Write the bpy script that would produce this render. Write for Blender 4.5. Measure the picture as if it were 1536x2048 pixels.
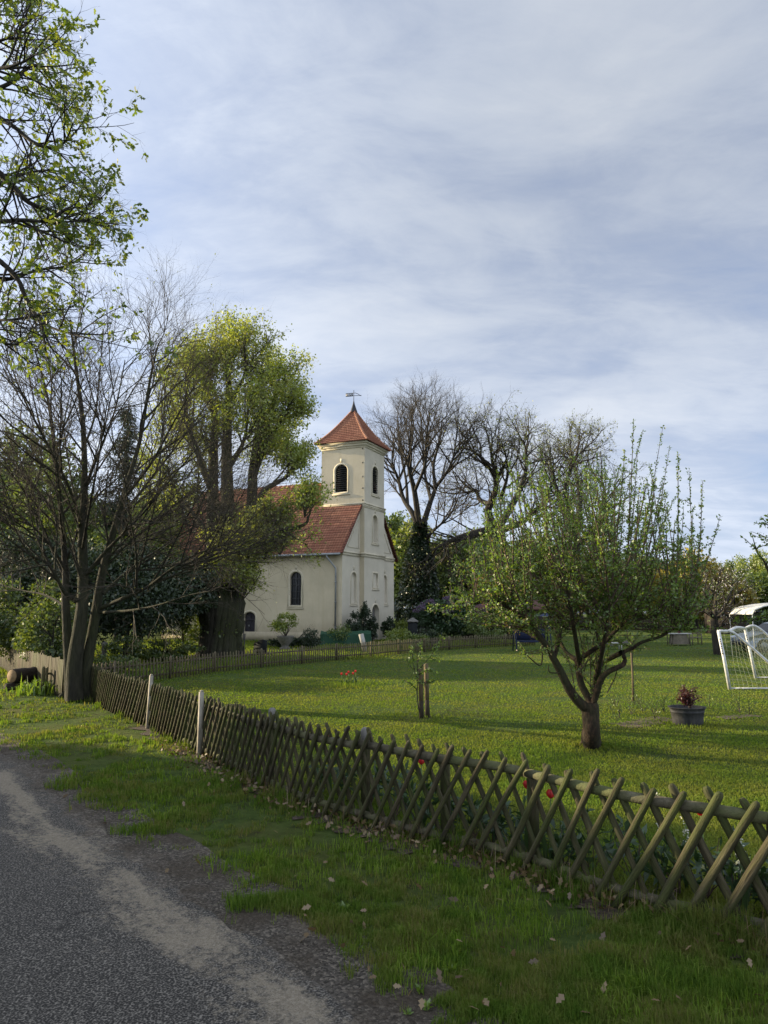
import bpy, math, random
import numpy as np
from mathutils import Vector, Matrix
from mathutils.geometry import tessellate_polygon

for o in list(bpy.data.objects): bpy.data.objects.remove(o, do_unlink=True)
scene = bpy.context.scene
COL = scene.collection
R = math.radians

# ------------------------------------------------------------------ camera, light, exposure
F, HZ, H = 1420.0, 1212.0, 2.2          # focal length in photo pixels, horizon row, eye height
PITCH = math.atan((HZ - 1024) / F)
cd = bpy.data.cameras.new('camera'); cam = bpy.data.objects.new('camera', cd); COL.objects.link(cam)
cd.sensor_fit = 'HORIZONTAL'; cd.sensor_width = 36; cd.lens = 36 * F / 1536
cd.clip_start = 0.05; cd.clip_end = 3000
cam.location = (0, 0, H); cam.rotation_euler = (math.pi / 2 + PITCH, 0, 0)
scene.camera = cam

SUN_EL, SUN_AZ = R(14.5), R(-70)          # azimuth measured from +Y towards +X
SUN = Vector((math.sin(SUN_AZ) * math.cos(SUN_EL), math.cos(SUN_AZ) * math.cos(SUN_EL), math.sin(SUN_EL)))
sl = bpy.data.lights.new('sun', 'SUN'); sl.energy = 5.0; sl.angle = R(0.6); sl.color = (1.0, 0.83, 0.56)
so = bpy.data.objects.new('sun', sl); COL.objects.link(so); so.location = (-30, 20, 30)
so.rotation_euler = (-SUN).to_track_quat('-Z', 'Y').to_euler()

scene.view_settings.view_transform = 'Standard'
scene.view_settings.look = 'None'
scene.view_settings.exposure = 1.3
scene.view_settings.gamma = 1.0
scene.render.engine = 'CYCLES'
scene.cycles.max_bounces = 6
scene.cycles.transparent_max_bounces = 4
scene.cycles.diffuse_bounces = 3
scene.cycles.glossy_bounces = 2
scene.cycles.transmission_bounces = 3

def build_world():
    w = bpy.data.worlds.new('World'); scene.world = w; w.use_nodes = True
    nt = w.node_tree; nt.nodes.clear(); N = nt.nodes.new; L = nt.links.new
    def math_(op, a, b=None, clamp=False):
        n = N('ShaderNodeMath'); n.operation = op; n.use_clamp = clamp
        for i, x in enumerate((a, b)):
            if x is None: continue
            if isinstance(x, (int, float)): n.inputs[i].default_value = x
            else: L(x, n.inputs[i])
        return n.outputs[0]
    def ramp(fac, stops):
        n = N('ShaderNodeValToRGB'); e = n.color_ramp.elements
        while len(e) < len(stops): e.new(0.5)
        for k, (p, c) in enumerate(stops): e[k].position = p; e[k].color = (*c, 1) if len(c) == 3 else c
        L(fac, n.inputs[0]); return n.outputs[0]
    def mix(f, a, b, blend='MIX'):
        n = N('ShaderNodeMix'); n.data_type = 'RGBA'; n.blend_type = blend
        for s, x in ((0, f), (6, a), (7, b)):
            if isinstance(x, (int, float)): n.inputs[s].default_value = x
            elif isinstance(x, tuple): n.inputs[s].default_value = (*x, 1)
            else: L(x, n.inputs[s])
        return n.outputs[2]
    out = N('ShaderNodeOutputWorld'); bg = N('ShaderNodeBackground'); L(bg.outputs[0], out.inputs[0])
    sky = N('ShaderNodeTexSky'); sky.sky_type = 'NISHITA'; sky.sun_disc = False
    sky.sun_elevation = SUN_EL; sky.sun_rotation = SUN_AZ; sky.altitude = 60
    sky.air_density = 1.0; sky.dust_density = 1.0; sky.ozone_density = 1.6
    tc = N('ShaderNodeTexCoord')
    sep = N('ShaderNodeSeparateXYZ'); L(tc.outputs['Generated'], sep.inputs[0])
    den = math_('MAXIMUM', math_('ADD', sep.outputs[2], 0.22), 0.05)
    comb = N('ShaderNodeCombineXYZ')
    L(math_('DIVIDE', sep.outputs[0], den), comb.inputs[0]); L(math_('DIVIDE', sep.outputs[1], den), comb.inputs[1])
    def noise(scale, rot, sc, detail=7, rough=0.55, dist=0.0, loc=(0, 0, 0)):
        m = N('ShaderNodeMapping'); m.inputs['Rotation'].default_value = (0, 0, R(rot)); m.inputs['Scale'].default_value = sc
        m.inputs['Location'].default_value = loc
        L(comb.outputs[0], m.inputs[0])
        n = N('ShaderNodeTexNoise'); n.inputs['Scale'].default_value = scale; n.inputs['Detail'].default_value = detail
        n.inputs['Roughness'].default_value = rough; n.inputs['Distortion'].default_value = dist
        L(m.outputs[0], n.inputs['Vector']); return n.outputs[0]
    big = noise(1.05, 30, (1.0, 1.3, 1), 5, 0.5, 0.4, (2.3, 0.4, 0))
    mid = noise(2.6, 25, (0.9, 1.5, 1), 8, 0.58, 0.6, (0.7, 3.1, 0))
    fine = noise(8.0, 35, (0.7, 1.5, 1), 8, 0.65, 0.6)
    cov = math_('ADD', math_('ADD', math_('MULTIPLY', big, 0.50), math_('MULTIPLY', mid, 0.36)), math_('MULTIPLY', fine, 0.14))
    fac = ramp(cov, [(0.36, (0.72,) * 3), (0.45, (0.88,) * 3), (0.52, (0.96,) * 3), (0.62, (1.0,) * 3)])
    shade = ramp(cov, [(0.36, (0.168, 0.197, 0.262)), (0.46, (0.194, 0.222, 0.280)), (0.54, (0.235, 0.262, 0.312)), (0.64, (0.275, 0.298, 0.338))])
    # brightening of thin cloud towards the sun
    dot = N('ShaderNodeVectorMath'); dot.operation = 'DOT_PRODUCT'
    L(tc.outputs['Generated'], dot.inputs[0]); dot.inputs[1].default_value = SUN
    g = math_('POWER', math_('MAXIMUM', dot.outputs['Value'], 0.0), 3.0)
    back = math_('MULTIPLY', math_('SUBTRACT', 0.45, math_('ADD', sep.outputs[1], math_('MULTIPLY', sep.outputs[2], -0.25)), True), 1.3)   # added brightness overhead and behind, out of view, to lift the ground light
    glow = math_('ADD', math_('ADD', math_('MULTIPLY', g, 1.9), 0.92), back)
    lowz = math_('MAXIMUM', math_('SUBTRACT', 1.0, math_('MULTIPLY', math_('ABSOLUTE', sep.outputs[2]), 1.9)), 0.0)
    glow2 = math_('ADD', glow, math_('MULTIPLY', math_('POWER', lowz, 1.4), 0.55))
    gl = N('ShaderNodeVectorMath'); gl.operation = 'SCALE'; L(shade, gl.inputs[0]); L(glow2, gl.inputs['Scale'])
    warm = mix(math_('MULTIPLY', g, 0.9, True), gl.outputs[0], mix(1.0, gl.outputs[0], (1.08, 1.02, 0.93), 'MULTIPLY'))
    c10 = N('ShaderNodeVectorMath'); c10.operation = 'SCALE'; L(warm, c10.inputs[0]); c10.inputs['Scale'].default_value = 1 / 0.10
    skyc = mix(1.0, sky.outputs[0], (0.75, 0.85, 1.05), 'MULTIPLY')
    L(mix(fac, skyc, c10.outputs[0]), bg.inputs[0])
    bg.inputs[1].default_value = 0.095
build_world()

# ------------------------------------------------------------------ pixel helpers (photo pixels -> world points)
CT, ST = math.cos(PITCH), math.sin(PITCH)
def ray(u, v):
    a, b = (u - 768) / F, (1024 - v) / F
    return Vector((a, CT - b * ST, ST + b * CT))
def P(u, v, Y):
    d = ray(u, v); k = Y / d.y
    return Vector((d.x * k, Y, H + d.z * k))
def G(u, v):
    d = ray(u, v); k = -H / d.z
    return Vector((d.x * k, d.y * k, 0))
def on_plane(u, v, p0, n):
    d = ray(u, v); o = Vector((0, 0, H)); k = (p0 - o).dot(n) / d.dot(n)
    return o + d * k

# ------------------------------------------------------------------ object helpers
OFF = {}
def tag(o, label=None, cat=None, group=None, kind=None):
    if label: o['label'] = label
    if cat: o['category'] = cat
    if group: o['group'] = group
    if kind: o['kind'] = kind
    return o
def thing(name, label, cat, loc, group=None):
    o = bpy.data.objects.new(name, None); COL.objects.link(o); o.location = loc; o.empty_display_size = 0.2
    OFF[o.name] = Vector(loc)
    return tag(o, label, cat, group)
def np_mesh(name, V, faces, smooth=False, uvs=None):
    me = bpy.data.meshes.new(name)
    V = np.asarray(V, np.float32)
    me.vertices.add(len(V)); me.vertices.foreach_set('co', V.ravel())
    faces = [np.asarray(f, np.int32) for f in faces if len(f)]
    nl = sum(f.size for f in faces); npoly = sum(len(f) for f in faces)
    me.loops.add(nl); me.polygons.add(npoly)
    me.loops.foreach_set('vertex_index', np.concatenate([f.ravel() for f in faces]))
    tot = np.concatenate([np.full(len(f), f.shape[1], np.int32) for f in faces])
    st = np.concatenate([[0], np.cumsum(tot)[:-1]]).astype(np.int32)
    me.polygons.foreach_set('loop_start', st)
    try: me.polygons.foreach_set('loop_total', tot)
    except Exception: pass
    if smooth: me.polygons.foreach_set('use_smooth', np.ones(npoly, bool))
    if uvs is not None:
        l = me.uv_layers.new(name='UVMap'); l.data.foreach_set('uv', np.asarray(uvs, np.float32).ravel())
    me.update(calc_edges=True); me.validate()
    return me
def place(name, me, mat, parent=None):
    if mat is not None: me.materials.append(mat)
    o = bpy.data.objects.new(name, me); COL.objects.link(o)
    if parent is not None:
        o.parent = parent; OFF[o.name] = OFF[parent.name]
    else: OFF[o.name] = Vector((0, 0, 0))
    return o
def part(name, V, faces, mat, parent=None, smooth=False, uvs=None):
    V = np.asarray(V, np.float64)
    if parent is not None: V = V - np.array(OFF[parent.name])
    return place(name, np_mesh(name, V, faces, smooth, uvs), mat, parent)
def solo(name, V, faces, mat, loc, smooth=False):          # a single-mesh thing with its origin at its base
    V = np.asarray(V, np.float64) - np.array(loc)
    o = place(name, np_mesh(name, V, faces, smooth), mat); o.location = loc; return o
def dup(root, loc, rotz=0.0, scale=1.0, label=None, group=None):
    def cp(o, par):
        c = o.copy(); COL.objects.link(c); c.parent = par
        for ch in o.children: cp(ch, c)
        return c
    r = cp(root, None); r.location = loc; r.rotation_euler = (0, 0, rotz)
    r.scale = (scale,) * 3 if not hasattr(scale, '__len__') else scale
    if label: r['label'] = label
    if group: r['group'] = group
    return r

class MB:                                                   # general small mesh builder
    def __init__(s): s.v = []; s.f = {}; s.uv = None
    def add(s, vs, fs):
        b = len(s.v); s.v += [tuple(x) for x in vs]
        for f in fs: s.f.setdefault(len(f), []).append([i + b for i in f])
    def box(s, c, size, ax=None):
        ex, ey, ez = ax or (Vector((1, 0, 0)), Vector((0, 1, 0)), Vector((0, 0, 1)))
        c = Vector(c); sx, sy, sz = [k / 2 for k in size]
        vs = [c + ex * (a * sx) + ey * (b * sy) + ez * (d * sz) for a in (-1, 1) for b in (-1, 1) for d in (-1, 1)]
        s.add(vs, [(0, 1, 3, 2), (4, 6, 7, 5), (0, 4, 5, 1), (2, 3, 7, 6), (0, 2, 6, 4), (1, 5, 7, 3)])
    def bar(s, a, b, w, h, up=Vector((0, 0, 1))):
        a, b = Vector(a), Vector(b); d = b - a; L_ = d.length; d.normalize()
        if abs(d.dot(up)) > 0.95: up = Vector((1, 0, 0))
        y = up.cross(d).normalized(); z = d.cross(y)
        s.box((a + b) / 2, (L_, w, h), (d, y, z))
    def tube(s, pts, rad, n=8, cap=True):
        pts = [Vector(p) for p in pts]; rad = rad if hasattr(rad, '__len__') else [rad] * len(pts)
        rings = []; ref = None
        for i, p in enumerate(pts):
            t = (pts[min(i + 1, len(pts) - 1)] - pts[max(i - 1, 0)]).normalized()
            if ref is None: ref = Vector((0, 0, 1)) if abs(t.z) < 0.9 else Vector((1, 0, 0))
            a = (ref - t * ref.dot(t)).normalized(); b = t.cross(a); ref = a
            rings.append([p + (a * math.cos(2 * math.pi * k / n) + b * math.sin(2 * math.pi * k / n)) * rad[i] for k in range(n)])
        vs = [q for r in rings for q in r]; fs = []
        for i in range(len(pts) - 1):
            for k in range(n):
                fs.append((i * n + k, i * n + (k + 1) % n, (i + 1) * n + (k + 1) % n, (i + 1) * n + k))
        if cap: fs += [tuple(range(n - 1, -1, -1)), tuple((len(pts) - 1) * n + k for k in range(n))]
        s.add(vs, fs)
    def lathe(s, c, prof, n=24, sx=1, sy=1):
        c = Vector(c); vs = []; fs = []
        for r, z in prof:
            for k in range(n):
                a = 2 * math.pi * k / n; vs.append(c + Vector((r * sx * math.cos(a), r * sy * math.sin(a), z)))
        for i in range(len(prof) - 1):
            for k in range(n): fs.append((i * n + k, i * n + (k + 1) % n, (i + 1) * n + (k + 1) % n, (i + 1) * n + k))
        s.add(vs, fs)
    def prism(s, poly, ex, ez, O, n, d):                    # polygon in (ex,ez) extruded by d along n
        O = Vector(O); k = len(poly)
        a = [O + ex * x + ez * z for x, z in poly]; b = [p + n * d for p in a]
        s.add(a + b, [tuple(range(k)), tuple(range(2 * k - 1, k - 1, -1))] + [(i, i + k, (i + 1) % k + k, (i + 1) % k) for i in range(k)])
    def build(s, name, mat, parent=None, smooth=False):
        return part(name, s.v, list(s.f.values()), mat, parent, smooth)
    def solo(s, name, mat, loc, smooth=False):
        return solo(name, s.v, list(s.f.values()), mat, loc, smooth)

# ------------------------------------------------------------------ materials
def new_mat(name):
    m = bpy.data.materials.new(name); m.use_nodes = True; nt = m.node_tree; nt.nodes.clear()
    out = nt.nodes.new('ShaderNodeOutputMaterial'); return m, nt, out
def rampn(nt, fac, cols, lo=0.3, hi=0.7):
    n = nt.nodes.new('ShaderNodeValToRGB'); e = n.color_ramp.elements
    while len(e) < len(cols): e.new(0.5)
    for k, c in enumerate(cols):
        e[k].position = lo + (hi - lo) * k / max(1, len(cols) - 1); e[k].color = (*c, 1)
    nt.links.new(fac, n.inputs[0]); return n.outputs[0]
def noisen(nt, vec, scale, detail=6, rough=0.6, dist=0):
    n = nt.nodes.new('ShaderNodeTexNoise'); n.inputs['Scale'].default_value = scale; n.inputs['Detail'].default_value = detail
    n.inputs['Roughness'].default_value = rough; n.inputs['Distortion'].default_value = dist
    nt.links.new(vec, n.inputs['Vector']); return n.outputs[0]
def mixn(nt, f, a, b, blend='MIX'):
    n = nt.nodes.new('ShaderNodeMix'); n.data_type = 'RGBA'; n.blend_type = blend
    for s, x in ((0, f), (6, a), (7, b)):
        if isinstance(x, (int, float)): n.inputs[s].default_value = x
        elif isinstance(x, tuple): n.inputs[s].default_value = (*x, 1)
        else: nt.links.new(x, n.inputs[s])
    return n.outputs[2]
def coordn(nt, which='Object', scale=(1, 1, 1)):
    tc = nt.nodes.new('ShaderNodeTexCoord')
    if which == 'World':
        v = nt.nodes.new('ShaderNodeNewGeometry').outputs['Position']
    else: v = tc.outputs[which]
    if scale != (1, 1, 1):
        m = nt.nodes.new('ShaderNodeMapping'); m.inputs['Scale'].default_value = scale; nt.links.new(v, m.inputs[0]); v = m.outputs[0]
    return v
def mathn(nt, op, a, b=None, clamp=False):
    n = nt.nodes.new('ShaderNodeMath'); n.operation = op; n.use_clamp = clamp
    for i, x in enumerate((a, b)):
        if x is None: continue
        if isinstance(x, (int, float)): n.inputs[i].default_value = x
        else: nt.links.new(x, n.inputs[i])
    return n.outputs[0]
def surf(name, cols, scale=4, rough=0.85, bump=0.0, bscale=40, stretch=(1, 1, 1), spec=0.3, metal=0, cols2=None, scale2=1, lo=0.3, hi=0.7, coord='Object', bdist=0.02):
    m, nt, out = new_mat(name)
    b = nt.nodes.new('ShaderNodeBsdfPrincipled'); nt.links.new(b.outputs[0], out.inputs[0])
    if coord == 'Pole':
        oi = nt.nodes.new('ShaderNodeObjectInfo'); ad = nt.nodes.new('ShaderNodeVectorMath'); ad.operation = 'MULTIPLY_ADD'
        nt.links.new(coordn(nt, 'Object', stretch), ad.inputs[0]); ad.inputs[1].default_value = (1, 1, 1)
        sc_ = nt.nodes.new('ShaderNodeVectorMath'); sc_.operation = 'SCALE'; sc_.inputs[0].default_value = (13, 7, 9); nt.links.new(oi.outputs['Random'], sc_.inputs['Scale']); nt.links.new(sc_.outputs[0], ad.inputs[2]); v = ad.outputs[0]
    else: v = coordn(nt, coord, stretch)
    c = rampn(nt, noisen(nt, v, scale), cols, lo, hi)
    if cols2:
        c = mixn(nt, rampn(nt, noisen(nt, v, scale2, 4), [(0, 0, 0), (1, 1, 1)], 0.42, 0.62), c, rampn(nt, noisen(nt, v, scale * 2.3), cols2, lo, hi))
    nt.links.new(c, b.inputs['Base Color'])
    b.inputs['Roughness'].default_value = rough; b.inputs['Metallic'].default_value = metal
    b.inputs['Specular IOR Level'].default_value = spec
    if bump:
        bn = nt.nodes.new('ShaderNodeBump'); bn.inputs['Strength'].default_value = bump; bn.inputs['Distance'].default_value = bdist
        nt.links.new(noisen(nt, v, bscale, 5), bn.inputs['Height']); nt.links.new(bn.outputs[0], b.inputs['Normal'])
    return m
def leafm(name, cols, trans=0.45, tcol=(1.25, 1.15, 0.5), patch=None, pscale=0.6, rough=0.5, gloss=0.05):
    m, nt, out = new_mat(name)
    geo = nt.nodes.new('ShaderNodeNewGeometry')
    c = rampn(nt, geo.outputs['Random Per Island'], cols, 0.0, 1.0)
    if patch:
        c = mixn(nt, rampn(nt, noisen(nt, geo.outputs['Position'], pscale, 4), [(0, 0, 0), (1, 1, 1)], 0.40, 0.60), c,
                 rampn(nt, geo.outputs['Random Per Island'], patch, 0.0, 1.0))
    d = nt.nodes.new('ShaderNodeBsdfDiffuse'); nt.links.new(c, d.inputs[0])
    t = nt.nodes.new('ShaderNodeBsdfTranslucent'); nt.links.new(mixn(nt, 1.0, c, tcol, 'MULTIPLY'), t.inputs[0])
    mx = nt.nodes.new('ShaderNodeMixShader'); mx.inputs[0].default_value = trans
    nt.links.new(d.outputs[0], mx.inputs[1]); nt.links.new(t.outputs[0], mx.inputs[2])
    if gloss:
        g = nt.nodes.new('ShaderNodeBsdfGlossy'); g.inputs['Roughness'].default_value = rough
        m2 = nt.nodes.new('ShaderNodeMixShader'); m2.inputs[0].default_value = gloss
        nt.links.new(mx.outputs[0], m2.inputs[1]); nt.links.new(g.outputs[0], m2.inputs[2]); nt.links.new(m2.outputs[0], out.inputs[0])
    else: nt.links.new(mx.outputs[0], out.inputs[0])
    return m

M = {}
M['bark_dark'] = surf('bark_dark', [(0.010, 0.008, 0.006), (0.028, 0.024, 0.018), (0.055, 0.048, 0.034)], 9, 0.95, 0.7, 30, (1, 1, 0.25))
M['bark_grey'] = surf('bark_grey', [(0.012, 0.011, 0.008), (0.030, 0.027, 0.019), (0.060, 0.054, 0.038)], 9, 0.97, 1.0, 26, (1, 1, 0.22), cols2=[(0.018, 0.020, 0.009), (0.045, 0.047, 0.02)], scale2=1.6, bdist=0.05)
M['bark_apple'] = surf('bark_apple', [(0.010, 0.007, 0.004), (0.027, 0.018, 0.011), (0.07, 0.043, 0.024)], 22, 0.95, 0.9, 40, (1, 1, 0.4), cols2=[(0.022, 0.022, 0.010), (0.05, 0.048, 0.022)], scale2=4)
M['twig'] = surf('twig', [(0.030, 0.025, 0.018), (0.070, 0.058, 0.041)], 1.5, 0.9)
M['twig_red'] = surf('twig_red', [(0.055, 0.035, 0.026), (0.10, 0.07, 0.05)], 1.5, 0.9)
M['leaf_oak'] = leafm('leaf_oak', [(0.06, 0.105, 0.014), (0.10, 0.15, 0.02), (0.16, 0.195, 0.03)], 0.62)
M['leaf_linden'] = leafm('leaf_linden', [(0.17, 0.24, 0.035), (0.25, 0.32, 0.05), (0.32, 0.37, 0.07)], 0.55, patch=[(0.20, 0.25, 0.045), (0.28, 0.31, 0.07)], pscale=0.35)
M['leaf_apple'] = leafm('leaf_apple', [(0.078, 0.145, 0.020), (0.118, 0.20, 0.028), (0.17, 0.25, 0.042)], 0.52, gloss=0.06)
M['leaf_faded'] = leafm('leaf_faded', [(0.15, 0.105, 0.045), (0.22, 0.155, 0.07), (0.17, 0.165, 0.05)], 0.4)
M['leaf_bud'] = leafm('leaf_bud', [(0.14, 0.18, 0.05), (0.20, 0.22, 0.08)], 0.4)
M['leaf_wood'] = leafm('leaf_wood', [(0.07, 0.11, 0.025), (0.11, 0.16, 0.035), (0.155, 0.195, 0.05)], 0.4)
M['leaf_bright'] = leafm('leaf_bright', [(0.10, 0.15, 0.025), (0.15, 0.20, 0.03), (0.20, 0.24, 0.05)], 0.45)
M['leaf_yellow'] = leafm('leaf_yellow', [(0.24, 0.20, 0.035), (0.34, 0.28, 0.05), (0.22, 0.22, 0.04)], 0.45, patch=[(0.16, 0.14, 0.03), (0.28, 0.21, 0.05)], pscale=0.4)
M['leaf_dark'] = leafm('leaf_dark', [(0.012, 0.024, 0.010), (0.022, 0.040, 0.014), (0.035, 0.055, 0.018)], 0.15)
M['leaf_ivy'] = leafm('leaf_ivy', [(0.010, 0.022, 0.009), (0.020, 0.036, 0.012), (0.03, 0.05, 0.02)], 0.1, gloss=0.08, rough=0.4)
M['leaf_hedge'] = leafm('leaf_hedge', [(0.06, 0.10, 0.02), (0.10, 0.15, 0.025), (0.16, 0.19, 0.035)], 0.4, patch=[(0.03, 0.055, 0.014), (0.06, 0.09, 0.02)], pscale=0.8)
M['leaf_maple'] = leafm('leaf_maple', [(0.055, 0.016, 0.016), (0.085, 0.022, 0.02), (0.05, 0.022, 0.018)], 0.4, tcol=(1.2, 0.8, 0.8))
M['blossom'] = leafm('blossom', [(0.62, 0.58, 0.54), (0.72, 0.66, 0.62)], 0.4, tcol=(1, 1, 1))
M['lilac'] = leafm('lilac', [(0.12, 0.08, 0.13), (0.17, 0.115, 0.18)], 0.3, tcol=(1, 1, 1))
M['tulip'] = leafm('tulip', [(0.48, 0.02, 0.025), (0.55, 0.04, 0.03)], 0.35, tcol=(1.2, 0.6, 0.6))
M['hyacinth'] = leafm('hyacinth', [(0.55, 0.53, 0.42), (0.62, 0.60, 0.50)], 0.35, tcol=(1, 1, 1))
M['leaf_peony'] = leafm('leaf_peony', [(0.018, 0.045, 0.016), (0.03, 0.065, 0.02), (0.045, 0.085, 0.028)], 0.3)
M['dead_leaf'] = leafm('dead_leaf', [(0.065, 0.038, 0.015), (0.13, 0.085, 0.036), (0.20, 0.145, 0.07)], 0.2, tcol=(1, 0.9, 0.7))
M['fence_wood'] = surf('fence_wood', [(0.016, 0.013, 0.007), (0.046, 0.038, 0.018), (0.105, 0.088, 0.050)], 22, 0.92, 0.8, 60, (1, 1, 0.12), cols2=[(0.026, 0.032, 0.008), (0.062, 0.072, 0.018)], scale2=9, coord='Pole')
M['rail_wood'] = surf('rail_wood', [(0.035, 0.03, 0.017), (0.075, 0.065, 0.04), (0.13, 0.115, 0.08)], 7, 0.9, 0.5, 60, (1, 1, 1), cols2=[(0.06, 0.07, 0.025), (0.10, 0.105, 0.04)], scale2=2)
M['picket_wood'] = surf('picket_wood', [(0.05, 0.038, 0.022), (0.095, 0.075, 0.045), (0.14, 0.115, 0.075)], 5, 0.9, 0.3, 50, (1, 1, 0.2), cols2=[(0.07, 0.065, 0.03), (0.11, 0.10, 0.045)], scale2=1.3)
M['board_wood'] = surf('board_wood', [(0.026, 0.018, 0.010), (0.05, 0.036, 0.019), (0.07, 0.055, 0.028)], 3, 0.9, 0.3, 50, (1, 1, 0.2), cols2=[(0.04, 0.042, 0.014), (0.065, 0.065, 0.024)], scale2=1.0)
M['white_post'] = surf('white_post', [(0.12, 0.105, 0.08), (0.22, 0.20, 0.16), (0.30, 0.275, 0.225)], 9, 0.85, 0.3, 60, (1, 1, 0.4))
M['post_cap'] = surf('post_cap', [(0.10, 0.095, 0.085), (0.18, 0.17, 0.15)], 12, 0.85, 0.3, 60)
M['stake'] = surf('stake', [(0.10, 0.075, 0.04), (0.17, 0.13, 0.075)], 8, 0.9, 0.4, 60, (1, 1, 0.2))
M['stake_dark'] = surf('stake_dark', [(0.03, 0.024, 0.016), (0.05, 0.04, 0.026)], 8, 0.9, 0.4, 60, (1, 1, 0.2))  # darker tone for the lower third of the stakes
M['tile'] = None
M['metal'] = surf('metal', [(0.20, 0.21, 0.21), (0.30, 0.31, 0.31)], 3, 0.5, spec=0.5, metal=0.6)
M['black_metal'] = surf('black_metal', [(0.012, 0.012, 0.014), (0.02, 0.02, 0.022)], 5, 0.5)
M['sky_pale'] = surf('sky_pale', [(0.55, 0.58, 0.62), (0.6, 0.62, 0.66)], 5, 0.6)  # pale sky tone painted on solid vane figures, where light would show through
M['stone_dark'] = surf('stone_dark', [(0.012, 0.014, 0.014), (0.025, 0.027, 0.027)], 8, 0.8, spec=0.05)
M['stone_grey'] = surf('stone_grey', [(0.10, 0.095, 0.08), (0.17, 0.16, 0.14)], 8, 0.9, 0.4, 50)
M['door'] = surf('door', [(0.014, 0.013, 0.018), (0.028, 0.025, 0.032)], 6, 0.7, stretch=(8, 8, 0.4))
M['door_grey'] = surf('door_grey', [(0.10, 0.095, 0.085), (0.16, 0.15, 0.135)], 6, 0.7, stretch=(8, 8, 0.4))
M['louvre'] = surf('louvre', [(0.016, 0.016, 0.015), (0.03, 0.03, 0.028)], 6, 0.8)
M['void'] = surf('void', [(0.004, 0.004, 0.004), (0.006, 0.006, 0.006)], 6, 0.9)
M['frame'] = surf('frame', [(0.03, 0.03, 0.03), (0.05, 0.05, 0.05)], 6, 0.6)
M['green_tarp'] = surf('green_tarp', [(0.008, 0.042, 0.020), (0.014, 0.062, 0.030)], 4, 0.6, 0.5, 8)
M['white_tube'] = surf('white_tube', [(0.34, 0.34, 0.31), (0.50, 0.50, 0.48), (0.58, 0.58, 0.56)], 9, 0.45, spec=0.4)
M['net'] = surf('net', [(0.26, 0.28, 0.17), (0.34, 0.36, 0.24)], 5, 0.8)
M['zinc'] = surf('zinc', [(0.022, 0.022, 0.023), (0.04, 0.04, 0.04), (0.065, 0.062, 0.058)], 9, 0.7, 0.3, 20, (1, 1, 0.3), spec=0.25)
M['soil'] = surf('soil', [(0.022, 0.016, 0.011), (0.05, 0.036, 0.025), (0.10, 0.075, 0.05)], 25, 1.0, 0.8, 60)
M['mulch'] = surf('mulch', [(0.05, 0.035, 0.022), (0.11, 0.08, 0.055), (0.2, 0.15, 0.11)], 30, 1.0, 0.8, 60)
M['car_paint'] = surf('car_paint', [(0.22, 0.26, 0.33), (0.26, 0.30, 0.37)], 1, 0.3, spec=0.5, metal=0.4)
M['glass_dark'] = surf('glass_dark', [(0.008, 0.009, 0.011), (0.014, 0.015, 0.018)], 2, 0.25, 0.25, 6, spec=0.25)
M['tyre'] = surf('tyre', [(0.012, 0.012, 0.012), (0.02, 0.02, 0.02)], 8, 0.9)
M['canvas'] = surf('canvas', [(0.46, 0.45, 0.40), (0.56, 0.55, 0.50)], 2, 0.8)
M['canvas_grey'] = surf('canvas_grey', [(0.17, 0.17, 0.18), (0.24, 0.24, 0.25)], 2, 0.8)
M['navy'] = surf('navy', [(0.010, 0.016, 0.045), (0.016, 0.024, 0.06)], 5, 0.7)
M['shed_wood'] = surf('shed_wood', [(0.018, 0.013, 0.010), (0.035, 0.026, 0.018)], 5, 0.9, 0.3, 30, (6, 6, 0.4))
M['shed_roof'] = surf('shed_roof', [(0.075, 0.035, 0.028), (0.12, 0.06, 0.045)], 4, 0.9, 0.3, 20)
M['log_bark'] = surf('log_bark', [(0.014, 0.010, 0.007), (0.035, 0.026, 0.018)], 14, 0.95, 0.9, 30)
M['log_cut'] = surf('log_cut', [(0.20, 0.13, 0.065), (0.28, 0.19, 0.10)], 14, 0.9, 0.3, 30)
M['garden_wood'] = surf('garden_wood', [(0.10, 0.085, 0.06), (0.16, 0.14, 0.10)], 8, 0.9)
M['box_white'] = surf('box_white', [(0.30, 0.29, 0.26), (0.38, 0.37, 0.34)], 6, 0.5)

def plaster(name, base, stain):
    m, nt, out = new_mat(name)
    b = nt.nodes.new('ShaderNodeBsdfPrincipled'); nt.links.new(b.outputs[0], out.inputs[0])
    v = coordn(nt, 'Object'); vs = coordn(nt, 'Object', (1.6, 1.6, 0.16))
    c = mixn(nt, rampn(nt, noisen(nt, v, 0.7, 7), [(0, 0, 0), (1, 1, 1)], 0.3, 0.7), base, tuple(x * 0.80 for x in base))
    c = mixn(nt, mathn(nt, 'MULTIPLY', rampn(nt, noisen(nt, vs, 2.2, 6), [(0, 0, 0), (1, 1, 1)], 0.50, 0.76), 0.48), c, stain)
    sep = nt.nodes.new('ShaderNodeSeparateXYZ'); nt.links.new(v, sep.inputs[0])
    splash = mathn(nt, 'MULTIPLY', mathn(nt, 'SUBTRACT', 1.0, mathn(nt, 'DIVIDE', mathn(nt, 'ABSOLUTE', sep.outputs[2]), 1.5), True), mathn(nt, 'MULTIPLY', noisen(nt, v, 2, 8, 0.7), 1.5), True)
    c = mixn(nt, splash, c, tuple(x * 0.5 for x in stain))
    nt.links.new(c, b.inputs['Base Color']); b.inputs['Roughness'].default_value = 0.92; b.inputs['Specular IOR Level'].default_value = 0.15
    bn = nt.nodes.new('ShaderNodeBump'); bn.inputs['Strength'].default_value = 0.25; bn.inputs['Distance'].default_value = 0.02
    nt.links.new(noisen(nt, v, 14, 6), bn.inputs['Height']); nt.links.new(bn.outputs[0], b.inputs['Normal'])
    return m
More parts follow.
